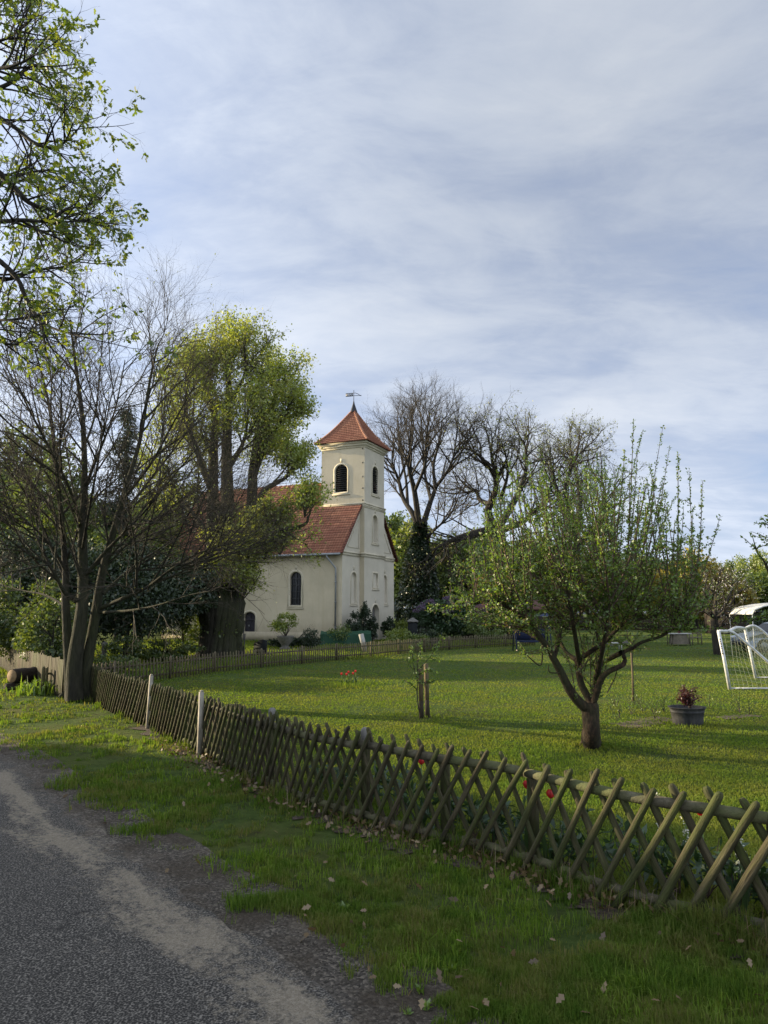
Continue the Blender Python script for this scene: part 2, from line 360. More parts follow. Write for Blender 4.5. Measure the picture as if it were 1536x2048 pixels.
M['plaster'] = plaster('plaster', (0.54, 0.47, 0.335), (0.40, 0.34, 0.22))
M['plaster_trim'] = plaster('plaster_trim', (0.56, 0.50, 0.37), (0.46, 0.41, 0.29))
M['plaster_gable'] = plaster('plaster_gable', (0.53, 0.48, 0.375), (0.46, 0.42, 0.32))
def tile_mat():
    m, nt, out = new_mat('roof_tile')
    b = nt.nodes.new('ShaderNodeBsdfPrincipled'); nt.links.new(b.outputs[0], out.inputs[0])
    v = coordn(nt, 'UV')
    br = nt.nodes.new('ShaderNodeTexBrick'); br.offset = 0.5; nt.links.new(v, br.inputs['Vector'])
    br.inputs['Scale'].default_value = 1.0; br.inputs['Mortar Size'].default_value = 0.012
    br.inputs['Brick Width'].default_value = 0.18; br.inputs['Row Height'].default_value = 0.25
    br.inputs['Color1'].default_value = (0.235, 0.100, 0.060, 1); br.inputs['Color2'].default_value = (0.34, 0.155, 0.095, 1)
    br.inputs['Mortar'].default_value = (0.08, 0.03, 0.02, 1)
    o = coordn(nt, 'Object')
    c = mixn(nt, rampn(nt, noisen(nt, o, 0.9, 7), [(0, 0, 0), (1, 1, 1)], 0.45, 0.72), br.outputs[0], (0.20, 0.075, 0.05))
    c = mixn(nt, mathn(nt, 'MULTIPLY', rampn(nt, noisen(nt, o, 5, 7), [(0, 0, 0), (1, 1, 1)], 0.55, 0.7), 0.5), c, (0.14, 0.09, 0.06))
    nt.links.new(c, b.inputs['Base Color']); b.inputs['Roughness'].default_value = 0.8; b.inputs['Specular IOR Level'].default_value = 0.2
    return m
M['tile'] = tile_mat()
M['ridge_tile'] = surf('ridge_tile', [(0.24, 0.10, 0.06), (0.36, 0.18, 0.11)], 3, 0.8)

# ------------------------------------------------------------------ vegetation toolkit
def unit(v): 
    l = math.sqrt(v[0] * v[0] + v[1] * v[1] + v[2] * v[2]) or 1e-9
    return (v[0] / l, v[1] / l, v[2] / l)
def catmull(pts, k=4):
    pts = [Vector(p) for p in pts]
    if len(pts) < 3: return pts
    out = []
    for i in range(len(pts) - 1):
        p0, p1, p2, p3 = pts[max(i - 1, 0)], pts[i], pts[i + 1], pts[min(i + 2, len(pts) - 1)]
        for j in range(k):
            t = j / k
            out.append(0.5 * ((2 * p1) + (p2 - p0) * t + (2 * p0 - 5 * p1 + 4 * p2 - p3) * t * t + (3 * p1 - p0 - 3 * p2 + p3) * t ** 3))
    out.append(pts[-1]); return out
class Tubes:
    def __init__(s): s.g = {}; s.leafy = []
    def add(s, pts, rad, sides, leafy=False):
        s.g.setdefault((len(pts), sides), []).append((pts, rad))
        if leafy: s.leafy.append(pts)
    def arrays(s, sel=None):
        Vs, Fs, base = [], [], 0
        for (n, k), lst in s.g.items():
            if sel and not sel(k): continue
            Pt = np.array([[tuple(q) for q in a] for a, _ in lst]); Rd = np.array([b for _, b in lst]); N_ = len(lst)
            T = np.gradient(Pt, axis=1); T /= np.linalg.norm(T, axis=2, keepdims=True) + 1e-9
            mt = T.mean(1); ref = np.where(np.abs(mt[:, 2:3]) < 0.8, np.array([[0, 0, 1.0]]), np.array([[1.0, 0, 0]]))
            A = np.cross(T, ref[:, None, :]); A /= np.linalg.norm(A, axis=2, keepdims=True) + 1e-9
            B = np.cross(T, A)
            an = np.arange(k) * 2 * np.pi / k
            V = Pt[:, :, None] + Rd[:, :, None, None] * (np.cos(an)[None, None, :, None] * A[:, :, None] + np.sin(an)[None, None, :, None] * B[:, :, None])
            Vs.append(V.reshape(-1, 3))
            i = np.arange(n - 1)[:, None]; j = np.arange(k)[None, :]
            q = np.stack([i * k + j, i * k + (j + 1) % k, (i + 1) * k + (j + 1) % k, (i + 1) * k + j], -1).reshape(-1, 4)
            Fs.append((q[None] + (np.arange(N_) * n * k)[:, None, None] + base).reshape(-1, 4))
            base += len(Vs[-1])
        return (np.concatenate(Vs), [np.concatenate(Fs)]) if Vs else (np.zeros((0, 3)), [])
def grow(T, rnd, p, d, L_, r, lvl, prm):
    n = prm['seg'][lvl]; st = L_ / n; wig = prm['wig'][lvl]; up = prm['up'][lvl]
    p = tuple(p); d = unit(d); pts = [p]; ds = [d]
    for i in range(n):
        d = unit((d[0] + rnd.gauss(0, wig), d[1] + rnd.gauss(0, wig), d[2] + rnd.gauss(0, wig) + up))
        p = (p[0] + d[0] * st, p[1] + d[1] * st, p[2] + d[2] * st); pts.append(p); ds.append(d)
    tip = prm.get('tip', 0.3); last = lvl == prm['max']
    rad = [r * (1 - (1 - tip) * i / n) for i in range(n + 1)]
    T.add(pts, rad, prm['sides'][lvl], last or lvl >= prm.get('leaf_from', 99))
    if not last: sprout(T, rnd, pts, ds, rad, L_, lvl + 1, prm)
def sprout(T, rnd, pts, ds, rad, L_, lvl, prm, count=None, t0=None):
    n = len(pts) - 1; cnt = count if count is not None else prm['n'][lvl]
    cnt = int(cnt * rnd.uniform(0.75, 1.25) + 0.5)
    t0 = prm['t0'][lvl] if t0 is None else t0
    for k in range(cnt):
        t = t0 + (1 - t0) * ((k + rnd.random()) / cnt); x = min(t * n, n - 1e-4); i = int(x); f = x - i
        a, b = pts[i], pts[i + 1]; p = tuple(a[j] + (b[j] - a[j]) * f for j in range(3)); d = unit(ds[i + 1])
        ang = R(rnd.gauss(prm['ang'][lvl], 9)); 
        q = unit((rnd.gauss(0, 1), rnd.gauss(0, 1), rnd.gauss(0, 1))); dt = q[0] * d[0] + q[1] * d[1] + q[2] * d[2]
        q = unit(tuple(q[j] - d[j] * dt for j in range(3)))
        nd = tuple(d[j] * math.cos(ang) + q[j] * math.sin(ang) for j in range(3))
        ll = prm['len'][lvl] * rnd.uniform(0.6, 1.25) * (1 - prm.get('apex', 0.45) * t)
        rr = min(rad[i] * 0.75, prm['rad'][lvl] * rnd.uniform(0.8, 1.2))
        grow(T, rnd, p, nd, ll, rr, lvl, prm)
def limb(T, rnd, pts, r0, r1, sides, prm=None, count=0, lvl=1, t0=0.2, k=4):
    c = catmull(pts, k); n = len(c) - 1
    rad = [r0 + (r1 - r0) * (i / n) ** 0.8 for i in range(n + 1)]
    T.add([tuple(x) for x in c], rad, sides)
    if prm:
        ds = [tuple((c[min(i + 1, n)] - c[max(i - 1, 0)]).normalized()) for i in range(n + 1)]
        sprout(T, rnd, [tuple(x) for x in c], ds, rad, 0, lvl, prm, count, t0)
def along(rng, lines, n, spread=0.0, t0=0.0):                # n random points on a list of polylines + tangents
    ln = np.array([sum(math.dist(l[i], l[i + 1]) for i in range(len(l) - 1)) for l in lines])
    idx = rng.choice(len(lines), n, p=ln / ln.sum()); t = t0 + (1 - t0) * rng.random(n)
    Pp = np.zeros((n, 3)); D = np.zeros((n, 3))
    for q in range(n):
        l = lines[idx[q]]; m = len(l) - 1; x = min(t[q] * m, m - 1e-4); i = int(x); f = x - i
        a = np.array(l[i]); b = np.array(l[i + 1]); Pp[q] = a + (b - a) * f; D[q] = b - a
    D /= np.linalg.norm(D, axis=1, keepdims=True) + 1e-9
    return Pp + rng.normal(0, spread, (n, 3)) if spread else Pp, D
LEAF = np.array([(0, 0, 0), (0.30, 0.42, 0.07), (0, 1, -0.05), (-0.30, 0.42, 0.07)])
NEEDLE = np.array([(0.07, 0, 0), (0.10, 0.5, 0.05), (0, 1, -0.05), (-0.08, 0.5, 0.05)])
OAKL = np.array([(0, 0, 0), (0.10, 0.2, 0.03), (0.26, 0.34, 0.04), (0.13, 0.48, 0.03), (0.30, 0.68, 0.03), (0.14, 0.82, 0), (0, 1, -0.08),
                 (-0.14, 0.82, 0), (-0.30, 0.68, 0.03), (-0.13, 0.48, 0.03), (-0.26, 0.34, 0.04), (-0.10, 0.2, 0.03)])
def leaves(rng, Pp, D, size, tmpl=LEAF, follow=0.6, flat=0.5, droop=0.0):
    n = len(Pp); a = D * follow + rng.normal(0, 0.5, (n, 3)); a[:, 2] -= droop
    a /= np.linalg.norm(a, axis=1, keepdims=True) + 1e-9
    q = rng.normal(0, 0.6, (n, 3)); q[:, 2] += flat
    q -= a * (q * a).sum(1, keepdims=True); q /= np.linalg.norm(q, axis=1, keepdims=True) + 1e-9
    b = np.cross(a, q); s = (size * rng.uniform(0.65, 1.3, n))[:, None, None]
    t = tmpl[None]
    V = Pp[:, None] + s * (t[:, :, 0:1] * b[:, None] + t[:, :, 1:2] * a[:, None] + t[:, :, 2:3] * q[:, None])
    k = len(tmpl); Fc = np.arange(n * k).reshape(n, k)
    return V.reshape(-1, 3), [Fc]
def cloud_points(rng, n, c, r, hollow=0.5, lumps=14, lump=0.45):
    """points inside a lumpy crown: many overlapping leaf clumps with gaps between them"""
    cs = []
    while len(cs) < lumps:
        q = rng.normal(0, 1, 3); q /= np.linalg.norm(q); q *= rng.uniform(hollow, 1.0) ** 0.6
        cs.append(q)
    cs = np.array(cs); i = rng.integers(0, lumps, n); lr = rng.uniform(0.6, 1.25, lumps) * lump
    q = rng.normal(0, 1, (n, 3)); q /= np.linalg.norm(q, axis=1, keepdims=True)
    q = cs[i] * 0.78 + q * (lr[i] * rng.random(n) ** 0.45)[:, None]
    return np.array(c) + q * np.array(r), q / (np.linalg.norm(q, axis=1, keepdims=True) + 1e-9)
def tree_obj(name, label, cat, base, T, bark, group=None, twig=None, cut=4):
    t = thing(name, label, cat, base, group)
    V, Fc = T.arrays(lambda k: k >= cut + 1); 
    if len(V): part('trunk', V, Fc, bark, t, True)
    V, Fc = T.arrays(lambda k: k <= cut)
    if len(V): part('branches', V, Fc, twig or bark, t, True)
    return t

# ================================================================== GROUND, ROAD
FENCE = [P(u, v, 1420 * (2.2 - zt) / (v - 1212)) for u, v, zt in ((229, 1345.6, .76), (293, 1360, .78), (348, 1376.5, .80), (424.6, 1396, .83), (512.5, 1417, .87), (614.6, 1440, .9), (727, 1458, .9), (849, 1479, .9), (1010, 1500, .9), (1231, 1544.6, .9), (1484, 1579.4, .9))]
FENCE = [Vector((f.x, f.y, 0)) for f in FENCE]
FENCE = [Vector((-6.95, 17.3, 0))] + FENCE + [Vector((3.7, 4.1, 0)), Vector((5.2, 3.0, 0))]
FX = np.array([f.x for f in FENCE])[::-1]; FY = np.array([f.y for f in FENCE])[::-1]
PICKET = [Vector(p) for p in ((-8.6, 18.3, 0), (-7.9, 19.5, 0), (-6.77, 21.7, 0), (-5.25, 25.0, 0), (-3.97, 26.5, 0), (-2.24, 29.2, 0), (-0.66, 31.2, 0), (1.5, 34.3, 0), (4.6, 38.0, 0), (9.0, 41.0, 0))]
EDGE = [G(u, v) for u, v in ((-260, 1424), (-120, 1450), (0, 1480), (120, 1560), (240, 1648), (330, 1700), (430, 1765), (540, 1820), (640, 1880), (740, 1945), (860, 2048))]
EDGE = [Vector((-30, 30, 0)), Vector((-18, 20, 0))] + EDGE + [Vector((1.6, 2.2, 0)), Vector((4.0, 0.2, 0)), Vector((14, -8, 0))]
EX = np.array([e.x for e in EDGE])[::-1]; EY = np.array([e.y for e in EDGE])[::-1]
def fence_x(y): return np.interp(y, FY, FX)
def edge_x(y): return np.interp(y, EY, EX)
NRNG = np.random.default_rng(5)

def ground_mat():
    m, nt, out = new_mat('ground')
    b = nt.nodes.new('ShaderNodeBsdfPrincipled'); nt.links.new(b.outputs[0], out.inputs[0])
    v = coordn(nt, 'World')
    g = rampn(nt, noisen(nt, v, 6, 8, 0.7), [(0.032, 0.050, 0.013), (0.06, 0.09, 0.022), (0.09, 0.12, 0.034)], 0.3, 0.7)
    dry = rampn(nt, noisen(nt, v, 14, 6, 0.7), [(0.07, 0.075, 0.022), (0.12, 0.115, 0.035)], 0.35, 0.65)
    c = mixn(nt, rampn(nt, noisen(nt, v, 0.55, 6, 0.6), [(0, 0, 0), (0.75, 0.75, 0.75)], 0.46, 0.66), g, dry)
    dirt = rampn(nt, noisen(nt, v, 22, 6, 0.7), [(0.022, 0.017, 0.011), (0.055, 0.043, 0.030)], 0.3, 0.7)
    c = mixn(nt, rampn(nt, noisen(nt, v, 2.3, 7, 0.7), [(0, 0, 0), (0.8, 0.8, 0.8)], 0.56, 0.66), c, dirt)
    nt.links.new(c, b.inputs['Base Color']); b.inputs['Roughness'].default_value = 1.0; b.inputs['Specular IOR Level'].default_value = 0.05
    bn = nt.nodes.new('ShaderNodeBump'); bn.inputs['Strength'].default_value = 0.9; bn.inputs['Distance'].default_value = 0.05
    nt.links.new(noisen(nt, v, 30, 8, 0.8), bn.inputs['Height']); nt.links.new(bn.outputs[0], b.inputs['Normal'])
    return m
g = MB(); S_ = 600
g.add([(-S_, -S_, 0), (S_, -S_, 0), (S_, S_, 0), (-S_, S_, 0)], [(0, 1, 2, 3)])
ground = g.build('ground', ground_mat()); tag(ground, kind='structure')

def strip(name, d0, d1, nd, z, mat, jag0=0.0, jag1=0.0, ds=0.08, seed=1):
    """a sheet running along the road edge, from d0 to d1 metres across (positive = towards the verge); UV = (along, across)"""
    c = catmull(EDGE, 12); pts = [c[0]]
    for p in c[1:]:
        while (p - pts[-1]).length > ds * 1.0:
            pts.append(pts[-1] + (p - pts[-1]).normalized() * ds)
    rr = np.random.default_rng(seed); n = len(pts)
    def wob(a):
        w = np.zeros(n)
        for lam, am in ((160, 0.5), (45, 0.3), (14, 0.22), (4, 0.14)):
            kn = rr.normal(0, 1, n // lam + 3); w += am * np.interp(np.arange(n) / lam, np.arange(len(kn)), kn)
        return w * a
    w0, w1 = wob(jag0), wob(jag1); V = []; UV = []
    for i, p in enumerate(pts):
        t = (pts[min(i + 3, n - 1)] - pts[max(i - 3, 0)]).normalized(); nn = Vector((-t.y, t.x, 0))
        for j in range(nd + 1):
            f = j / nd; d = (d0 + w0[i]) * (1 - f) + (d1 + w1[i]) * f
            q = p + nn * d; V.append((q.x, q.y, z)); UV.append((i * ds, d))
    Fq = [(i * (nd + 1) + j, (i + 1) * (nd + 1) + j, (i + 1) * (nd + 1) + j + 1, i * (nd + 1) + j + 1) for i in range(n - 1) for j in range(nd)]
    uv = [UV[k] for f in Fq for k in f]
    return tag(part(name, V, [Fq], mat, None, False, uv), kind='structure')
def road_mat():
    m, nt, out = new_mat('asphalt')
    b = nt.nodes.new('ShaderNodeBsdfPrincipled'); nt.links.new(b.outputs[0], out.inputs[0])
    v = coordn(nt, 'World'); uv = coordn(nt, 'UV')
    sep = nt.nodes.new('ShaderNodeSeparateXYZ'); nt.links.new(uv, sep.inputs[0]); d = sep.outputs[1]
    vo = nt.nodes.new('ShaderNodeTexVoronoi'); vo.inputs['Scale'].default_value = 75; nt.links.new(v, vo.inputs['Vector'])
    st = rampn(nt, mathn(nt, 'ADD', mathn(nt, 'MULTIPLY', noisen(nt, v, 70, 4, 0.7), 0.55), mathn(nt, 'MULTIPLY', vo.outputs['Distance'], 0.65)), [(0.017, 0.0155, 0.0135), (0.048, 0.044, 0.038), (0.20, 0.18, 0.15)], 0.36, 0.84)
    worn = rampn(nt, noisen(nt, v, 60, 4, 0.7), [(0.035, 0.032, 0.027), (0.13, 0.118, 0.097)], 0.3, 0.7)
    lane = mathn(nt, 'ADD', mathn(nt, 'MULTIPLY', mathn(nt, 'ADD', d, 2.0), -0.55), mathn(nt, 'MULTIPLY', noisen(nt, v, 0.8, 5), 0.9))
    c = mixn(nt, rampn(nt, lane, [(0, 0, 0), (0.6, 0.6, 0.6)], 0.3, 0.9), st, worn)
    # sand swept to the edge of the road, thinning out in patches towards the lane
    m2 = nt.nodes.new('ShaderNodeMapping'); m2.inputs['Scale'].default_value = (0.8, 2.6, 1); nt.links.new(uv, m2.inputs[0])
    big = noisen(nt, m2.outputs[0], 1.1, 7, 0.65); fine = noisen(nt, v, 17, 7, 0.75)
    edge = mathn(nt, 'SUBTRACT', 1.0, mathn(nt, 'MULTIPLY', mathn(nt, 'ABSOLUTE', mathn(nt, 'ADD', d, 0.58)), 2.1), True)
    near = mathn(nt, 'SUBTRACT', 1.0, mathn(nt, 'MULTIPLY', mathn(nt, 'ABSOLUTE', mathn(nt, 'ADD', d, 0.95)), 0.8), True)
    sandf = mathn(nt, 'ADD', mathn(nt, 'ADD', mathn(nt, 'MULTIPLY', edge, 0.24), mathn(nt, 'MULTIPLY', near, 0.12)), mathn(nt, 'ADD', mathn(nt, 'MULTIPLY', big, 0.72), mathn(nt, 'MULTIPLY', fine, 0.52)))
    sf = rampn(nt, sandf, [(0, 0, 0), (0.85, 0.85, 0.85)], 0.83, 0.95)
    sand = rampn(nt, noisen(nt, v, 45, 6, 0.8), [(0.13, 0.105, 0.072), (0.22, 0.185, 0.135), (0.32, 0.275, 0.205)], 0.3, 0.7)
    # crumbling edge: the asphalt breaks up into loose gravel and dirt
    v3 = nt.nodes.new('ShaderNodeTexVoronoi'); v3.inputs['Scale'].default_value = 60; nt.links.new(v, v3.inputs['Vector'])
    sc = nt.nodes.new('ShaderNodeSeparateColor'); nt.links.new(v3.outputs['Color'], sc.inputs[0])
    gr = rampn(nt, sc.outputs[0], [(0.034, 0.029, 0.023), (0.072, 0.063, 0.051), (0.105, 0.09, 0.073), (0.21, 0.18, 0.14)], 0.0, 1.0)
    gr = mixn(nt, rampn(nt, noisen(nt, v, 1.8, 7, 0.7), [(0, 0, 0), (0.85, 0.85, 0.85)], 0.42, 0.62), gr, rampn(nt, noisen(nt, v, 35, 6), [(0.036, 0.028, 0.019), (0.085, 0.066, 0.046)], 0.3, 0.7))
    ef = mathn(nt, 'ADD', mathn(nt, 'MULTIPLY', mathn(nt, 'ADD', d, 0.52), 2.4), mathn(nt, 'MULTIPLY', mathn(nt, 'SUBTRACT', noisen(nt, v, 2.6, 8, 0.75), 0.5), 2.2))
    c = mixn(nt, rampn(nt, ef, [(0, 0, 0), (1, 1, 1)], 0.30, 0.55), c, gr)
    c = mixn(nt, sf, c, sand)
    # fine cracks
    ck = nt.nodes.new('ShaderNodeTexVoronoi'); ck.feature = 'DISTANCE_TO_EDGE'; ck.inputs['Scale'].default_value = 1.1; ck.inputs['Randomness'].default_value = 1
    wv = nt.nodes.new('ShaderNodeVectorMath'); wv.operation = 'ADD'; nt.links.new(v, wv.inputs[0])
    wn = nt.nodes.new('ShaderNodeTexNoise'); wn.inputs['Scale'].default_value = 2.5; wn.inputs['Detail'].default_value = 6; nt.links.new(v, wn.inputs['Vector']); nt.links.new(wn.outputs['Color'], wv.inputs[1]); nt.links.new(wv.outputs[0], ck.inputs['Vector'])
    cf = mathn(nt, 'MULTIPLY', rampn(nt, ck.outputs['Distance'], [(1, 1, 1), (0, 0, 0)], 0.004, 0.016), rampn(nt, noisen(nt, v, 0.7, 4), [(0, 0, 0), (0.8, 0.8, 0.8)], 0.5, 0.62))
    c = mixn(nt, cf, c, (0.018, 0.016, 0.014))
    nt.links.new(c, b.inputs['Base Color']); b.inputs['Roughness'].default_value = 0.93; b.inputs['Specular IOR Level'].default_value = 0.2
    bn = nt.nodes.new('ShaderNodeBump'); bn.inputs['Strength'].default_value = 0.8; bn.inputs['Distance'].default_value = 0.012
    nt.links.new(mathn(nt, 'ADD', vo.outputs['Distance'], noisen(nt, v, 50, 6, 0.8)), bn.inputs['Height']); nt.links.new(bn.outputs[0], b.inputs['Normal'])
    return m
def shoulder_mat():
    m, nt, out = new_mat('gravel_shoulder')
    b = nt.nodes.new('ShaderNodeBsdfPrincipled'); nt.links.new(b.outputs[0], out.inputs[0])
    v = coordn(nt, 'World')
    vo = nt.nodes.new('ShaderNodeTexVoronoi'); vo.inputs['Scale'].default_value = 60; nt.links.new(v, vo.inputs['Vector'])
    sepc = nt.nodes.new('ShaderNodeSeparateColor'); nt.links.new(vo.outputs['Color'], sepc.inputs[0])
    c = rampn(nt, sepc.outputs[0], [(0.034, 0.029, 0.023), (0.072, 0.063, 0.051), (0.105, 0.09, 0.073), (0.21, 0.18, 0.14)], 0.0, 1.0)
    c = mixn(nt, rampn(nt, noisen(nt, v, 1.8, 7, 0.7), [(0, 0, 0), (0.85, 0.85, 0.85)], 0.42, 0.62), c, rampn(nt, noisen(nt, v, 35, 6), [(0.036, 0.028, 0.019), (0.085, 0.066, 0.046)], 0.3, 0.7))
    c = mixn(nt, rampn(nt, noisen(nt, v, 1.3, 7, 0.7), [(0, 0, 0), (0.7, 0.7, 0.7)], 0.56, 0.66), c, rampn(nt, noisen(nt, v, 35, 6), [(0.10, 0.08, 0.058), (0.21, 0.175, 0.13)], 0.3, 0.7))
    nt.links.new(c, b.inputs['Base Color']); b.inputs['Roughness'].default_value = 0.95; b.inputs['Specular IOR Level'].default_value = 0.15
    bn = nt.nodes.new('ShaderNodeBump'); bn.inputs['Strength'].default_value = 1.0; bn.inputs['Distance'].default_value = 0.02
    nt.links.new(mathn(nt, 'SUBTRACT', noisen(nt, v, 40, 6, 0.8), vo.outputs['Distance']), bn.inputs['Height']); nt.links.new(bn.outputs[0], b.inputs['Normal'])
    return m
strip('gravel_shoulder', -0.9, 0.25, 4, 0.004, shoulder_mat(), 0.0, 0.16, seed=3)
strip('road', -7.0, -0.22, 14, 0.008, road_mat(), 0.0, 0.22, seed=8)

# soil strip under the lattice fence, and the planting bed by the tub
def bed(name, line, w, z, mat, seed):
    rr = random.Random(seed); c = catmull(line, 14); V = []; 
    for i, p in enumerate(c):
        t = (c[min(i + 1, len(c) - 1)] - c[max(i - 1, 0)]).normalized(); nn = Vector((-t.y, t.x, 0))
        for s in (-1, -0.4, 0.3, 1): q = p + nn * s * w * (1 + (rr.uniform(-0.45, 0.45) if abs(s) == 1 else 0)); V.append((q.x, q.y, z))
    Fq = [(i * 4 + j, i * 4 + j + 1, i * 4 + j + 5, i * 4 + j + 4) for i in range(len(c) - 1) for j in range(3)]
    return tag(part(name, V, [Fq], mat), kind='structure')
bed('flower_bed', [f + Vector((0.06, 0.05, 0)) for f in FENCE[2:]], 0.30, 0.012, M['soil'], 4)
bed('mulch_bed', [G(1238, 1452), G(1275, 1449), G(1310, 1441), G(1340, 1438)], 0.28, 0.012, M['mulch'], 9)
bed('mulch_strip', [G(1440, 1437), G(1475, 1434), G(1510, 1431)], 0.16, 0.012, M['mulch'], 10)

# ------------------------------------------------------------------ grass
def blades(rng, X, Y, hgt, wid, lean=0.45):
    n = len(X); a = rng.uniform(0, 2 * np.pi, n); h = hgt * rng.uniform(0.55, 1.35, n); w = wid * rng.uniform(0.7, 1.3, n) / 2
    b = a + np.pi / 2 + rng.normal(0, 0.6, n); l = np.abs(rng.normal(0, lean, n)) * h
    cx, cy = np.cos(a), np.sin(a); lx, ly = np.cos(b) * l, np.sin(b) * l
    V = np.zeros((n, 5, 3))
    V[:, 0] = np.stack([X - cx * w, Y - cy * w, np.full(n, -0.005)], 1); V[:, 1] = np.stack([X + cx * w, Y + cy * w, np.full(n, -0.005)], 1)
    V[:, 2] = np.stack([X + lx * 0.35 + cx * w * 0.75, Y + ly * 0.35 + cy * w * 0.75, h * 0.6], 1)
    V[:, 3] = np.stack([X + lx * 0.35 - cx * w * 0.75, Y + ly * 0.35 - cy * w * 0.75, h * 0.6], 1)
    V[:, 4] = np.stack([X + lx, Y + ly, h * np.maximum(0.35, 1 - 0.5 * (l / h))], 1)
    i = np.arange(n)[:, None] * 5
    return V.reshape(-1, 3), [i + np.array([[0, 1, 2, 3]]), i + np.array([[3, 2, 4]])]
def vnoise(rng_seed, X, Y, lam):
    r = np.random.default_rng(rng_seed); g_ = r.random((64, 64))
    x, y = X / lam, Y / lam; xi, yi = np.floor(x).astype(int), np.floor(y).astype(int); fx, fy = x - xi, y - yi
    fx = fx * fx * (3 - 2 * fx); fy = fy * fy * (3 - 2 * fy)
    A = lambda i, j: g_[i % 64, j % 64]
    return (A(xi, yi) * (1 - fx) + A(xi + 1, yi) * fx) * (1 - fy) + (A(xi, yi + 1) * (1 - fx) + A(xi + 1, yi + 1) * fx) * fy
def screen_sample(rng, n, vmin, vmax, umin=-120, umax=1660):
    """ground points spread so that their density falls with distance"""
    u = rng.uniform(umin, umax, n); v = rng.uniform(vmin, vmax, n)
    a, b = (u - 768) / F, (1024 - v) / F; dy, dz = CT - b * ST, ST + b * CT; k = -H / dz
    return a * k, dy * k
def grass_mat(name, cols, dry, pscale):
    return leafm(name, cols, 0.45, (1.15, 1.1, 0.45), dry, pscale, gloss=0.0)
M['grass_verge'] = grass_mat('grass_verge', [(0.048, 0.095, 0.015), (0.085, 0.15, 0.024), (0.13, 0.195, 0.036)], [(0.09, 0.13, 0.024), (0.15, 0.175, 0.044), (0.18, 0.155, 0.07)], 2.6)
M['grass_lawn'] = grass_mat('grass_lawn', [(0.10, 0.168, 0.026), (0.13, 0.20, 0.032), (0.16, 0.225, 0.042)], [(0.15, 0.195, 0.032), (0.18, 0.21, 0.044), (0.205, 0.215, 0.060)], 0.7)
M['grass_tuft'] = grass_mat('grass_tuft', [(0.07, 0.13, 0.016), (0.11, 0.185, 0.022), (0.16, 0.23, 0.036)], [(0.10, 0.17, 0.02), (0.15, 0.23, 0.035), (0.22, 0.25, 0.07)], 2.0)
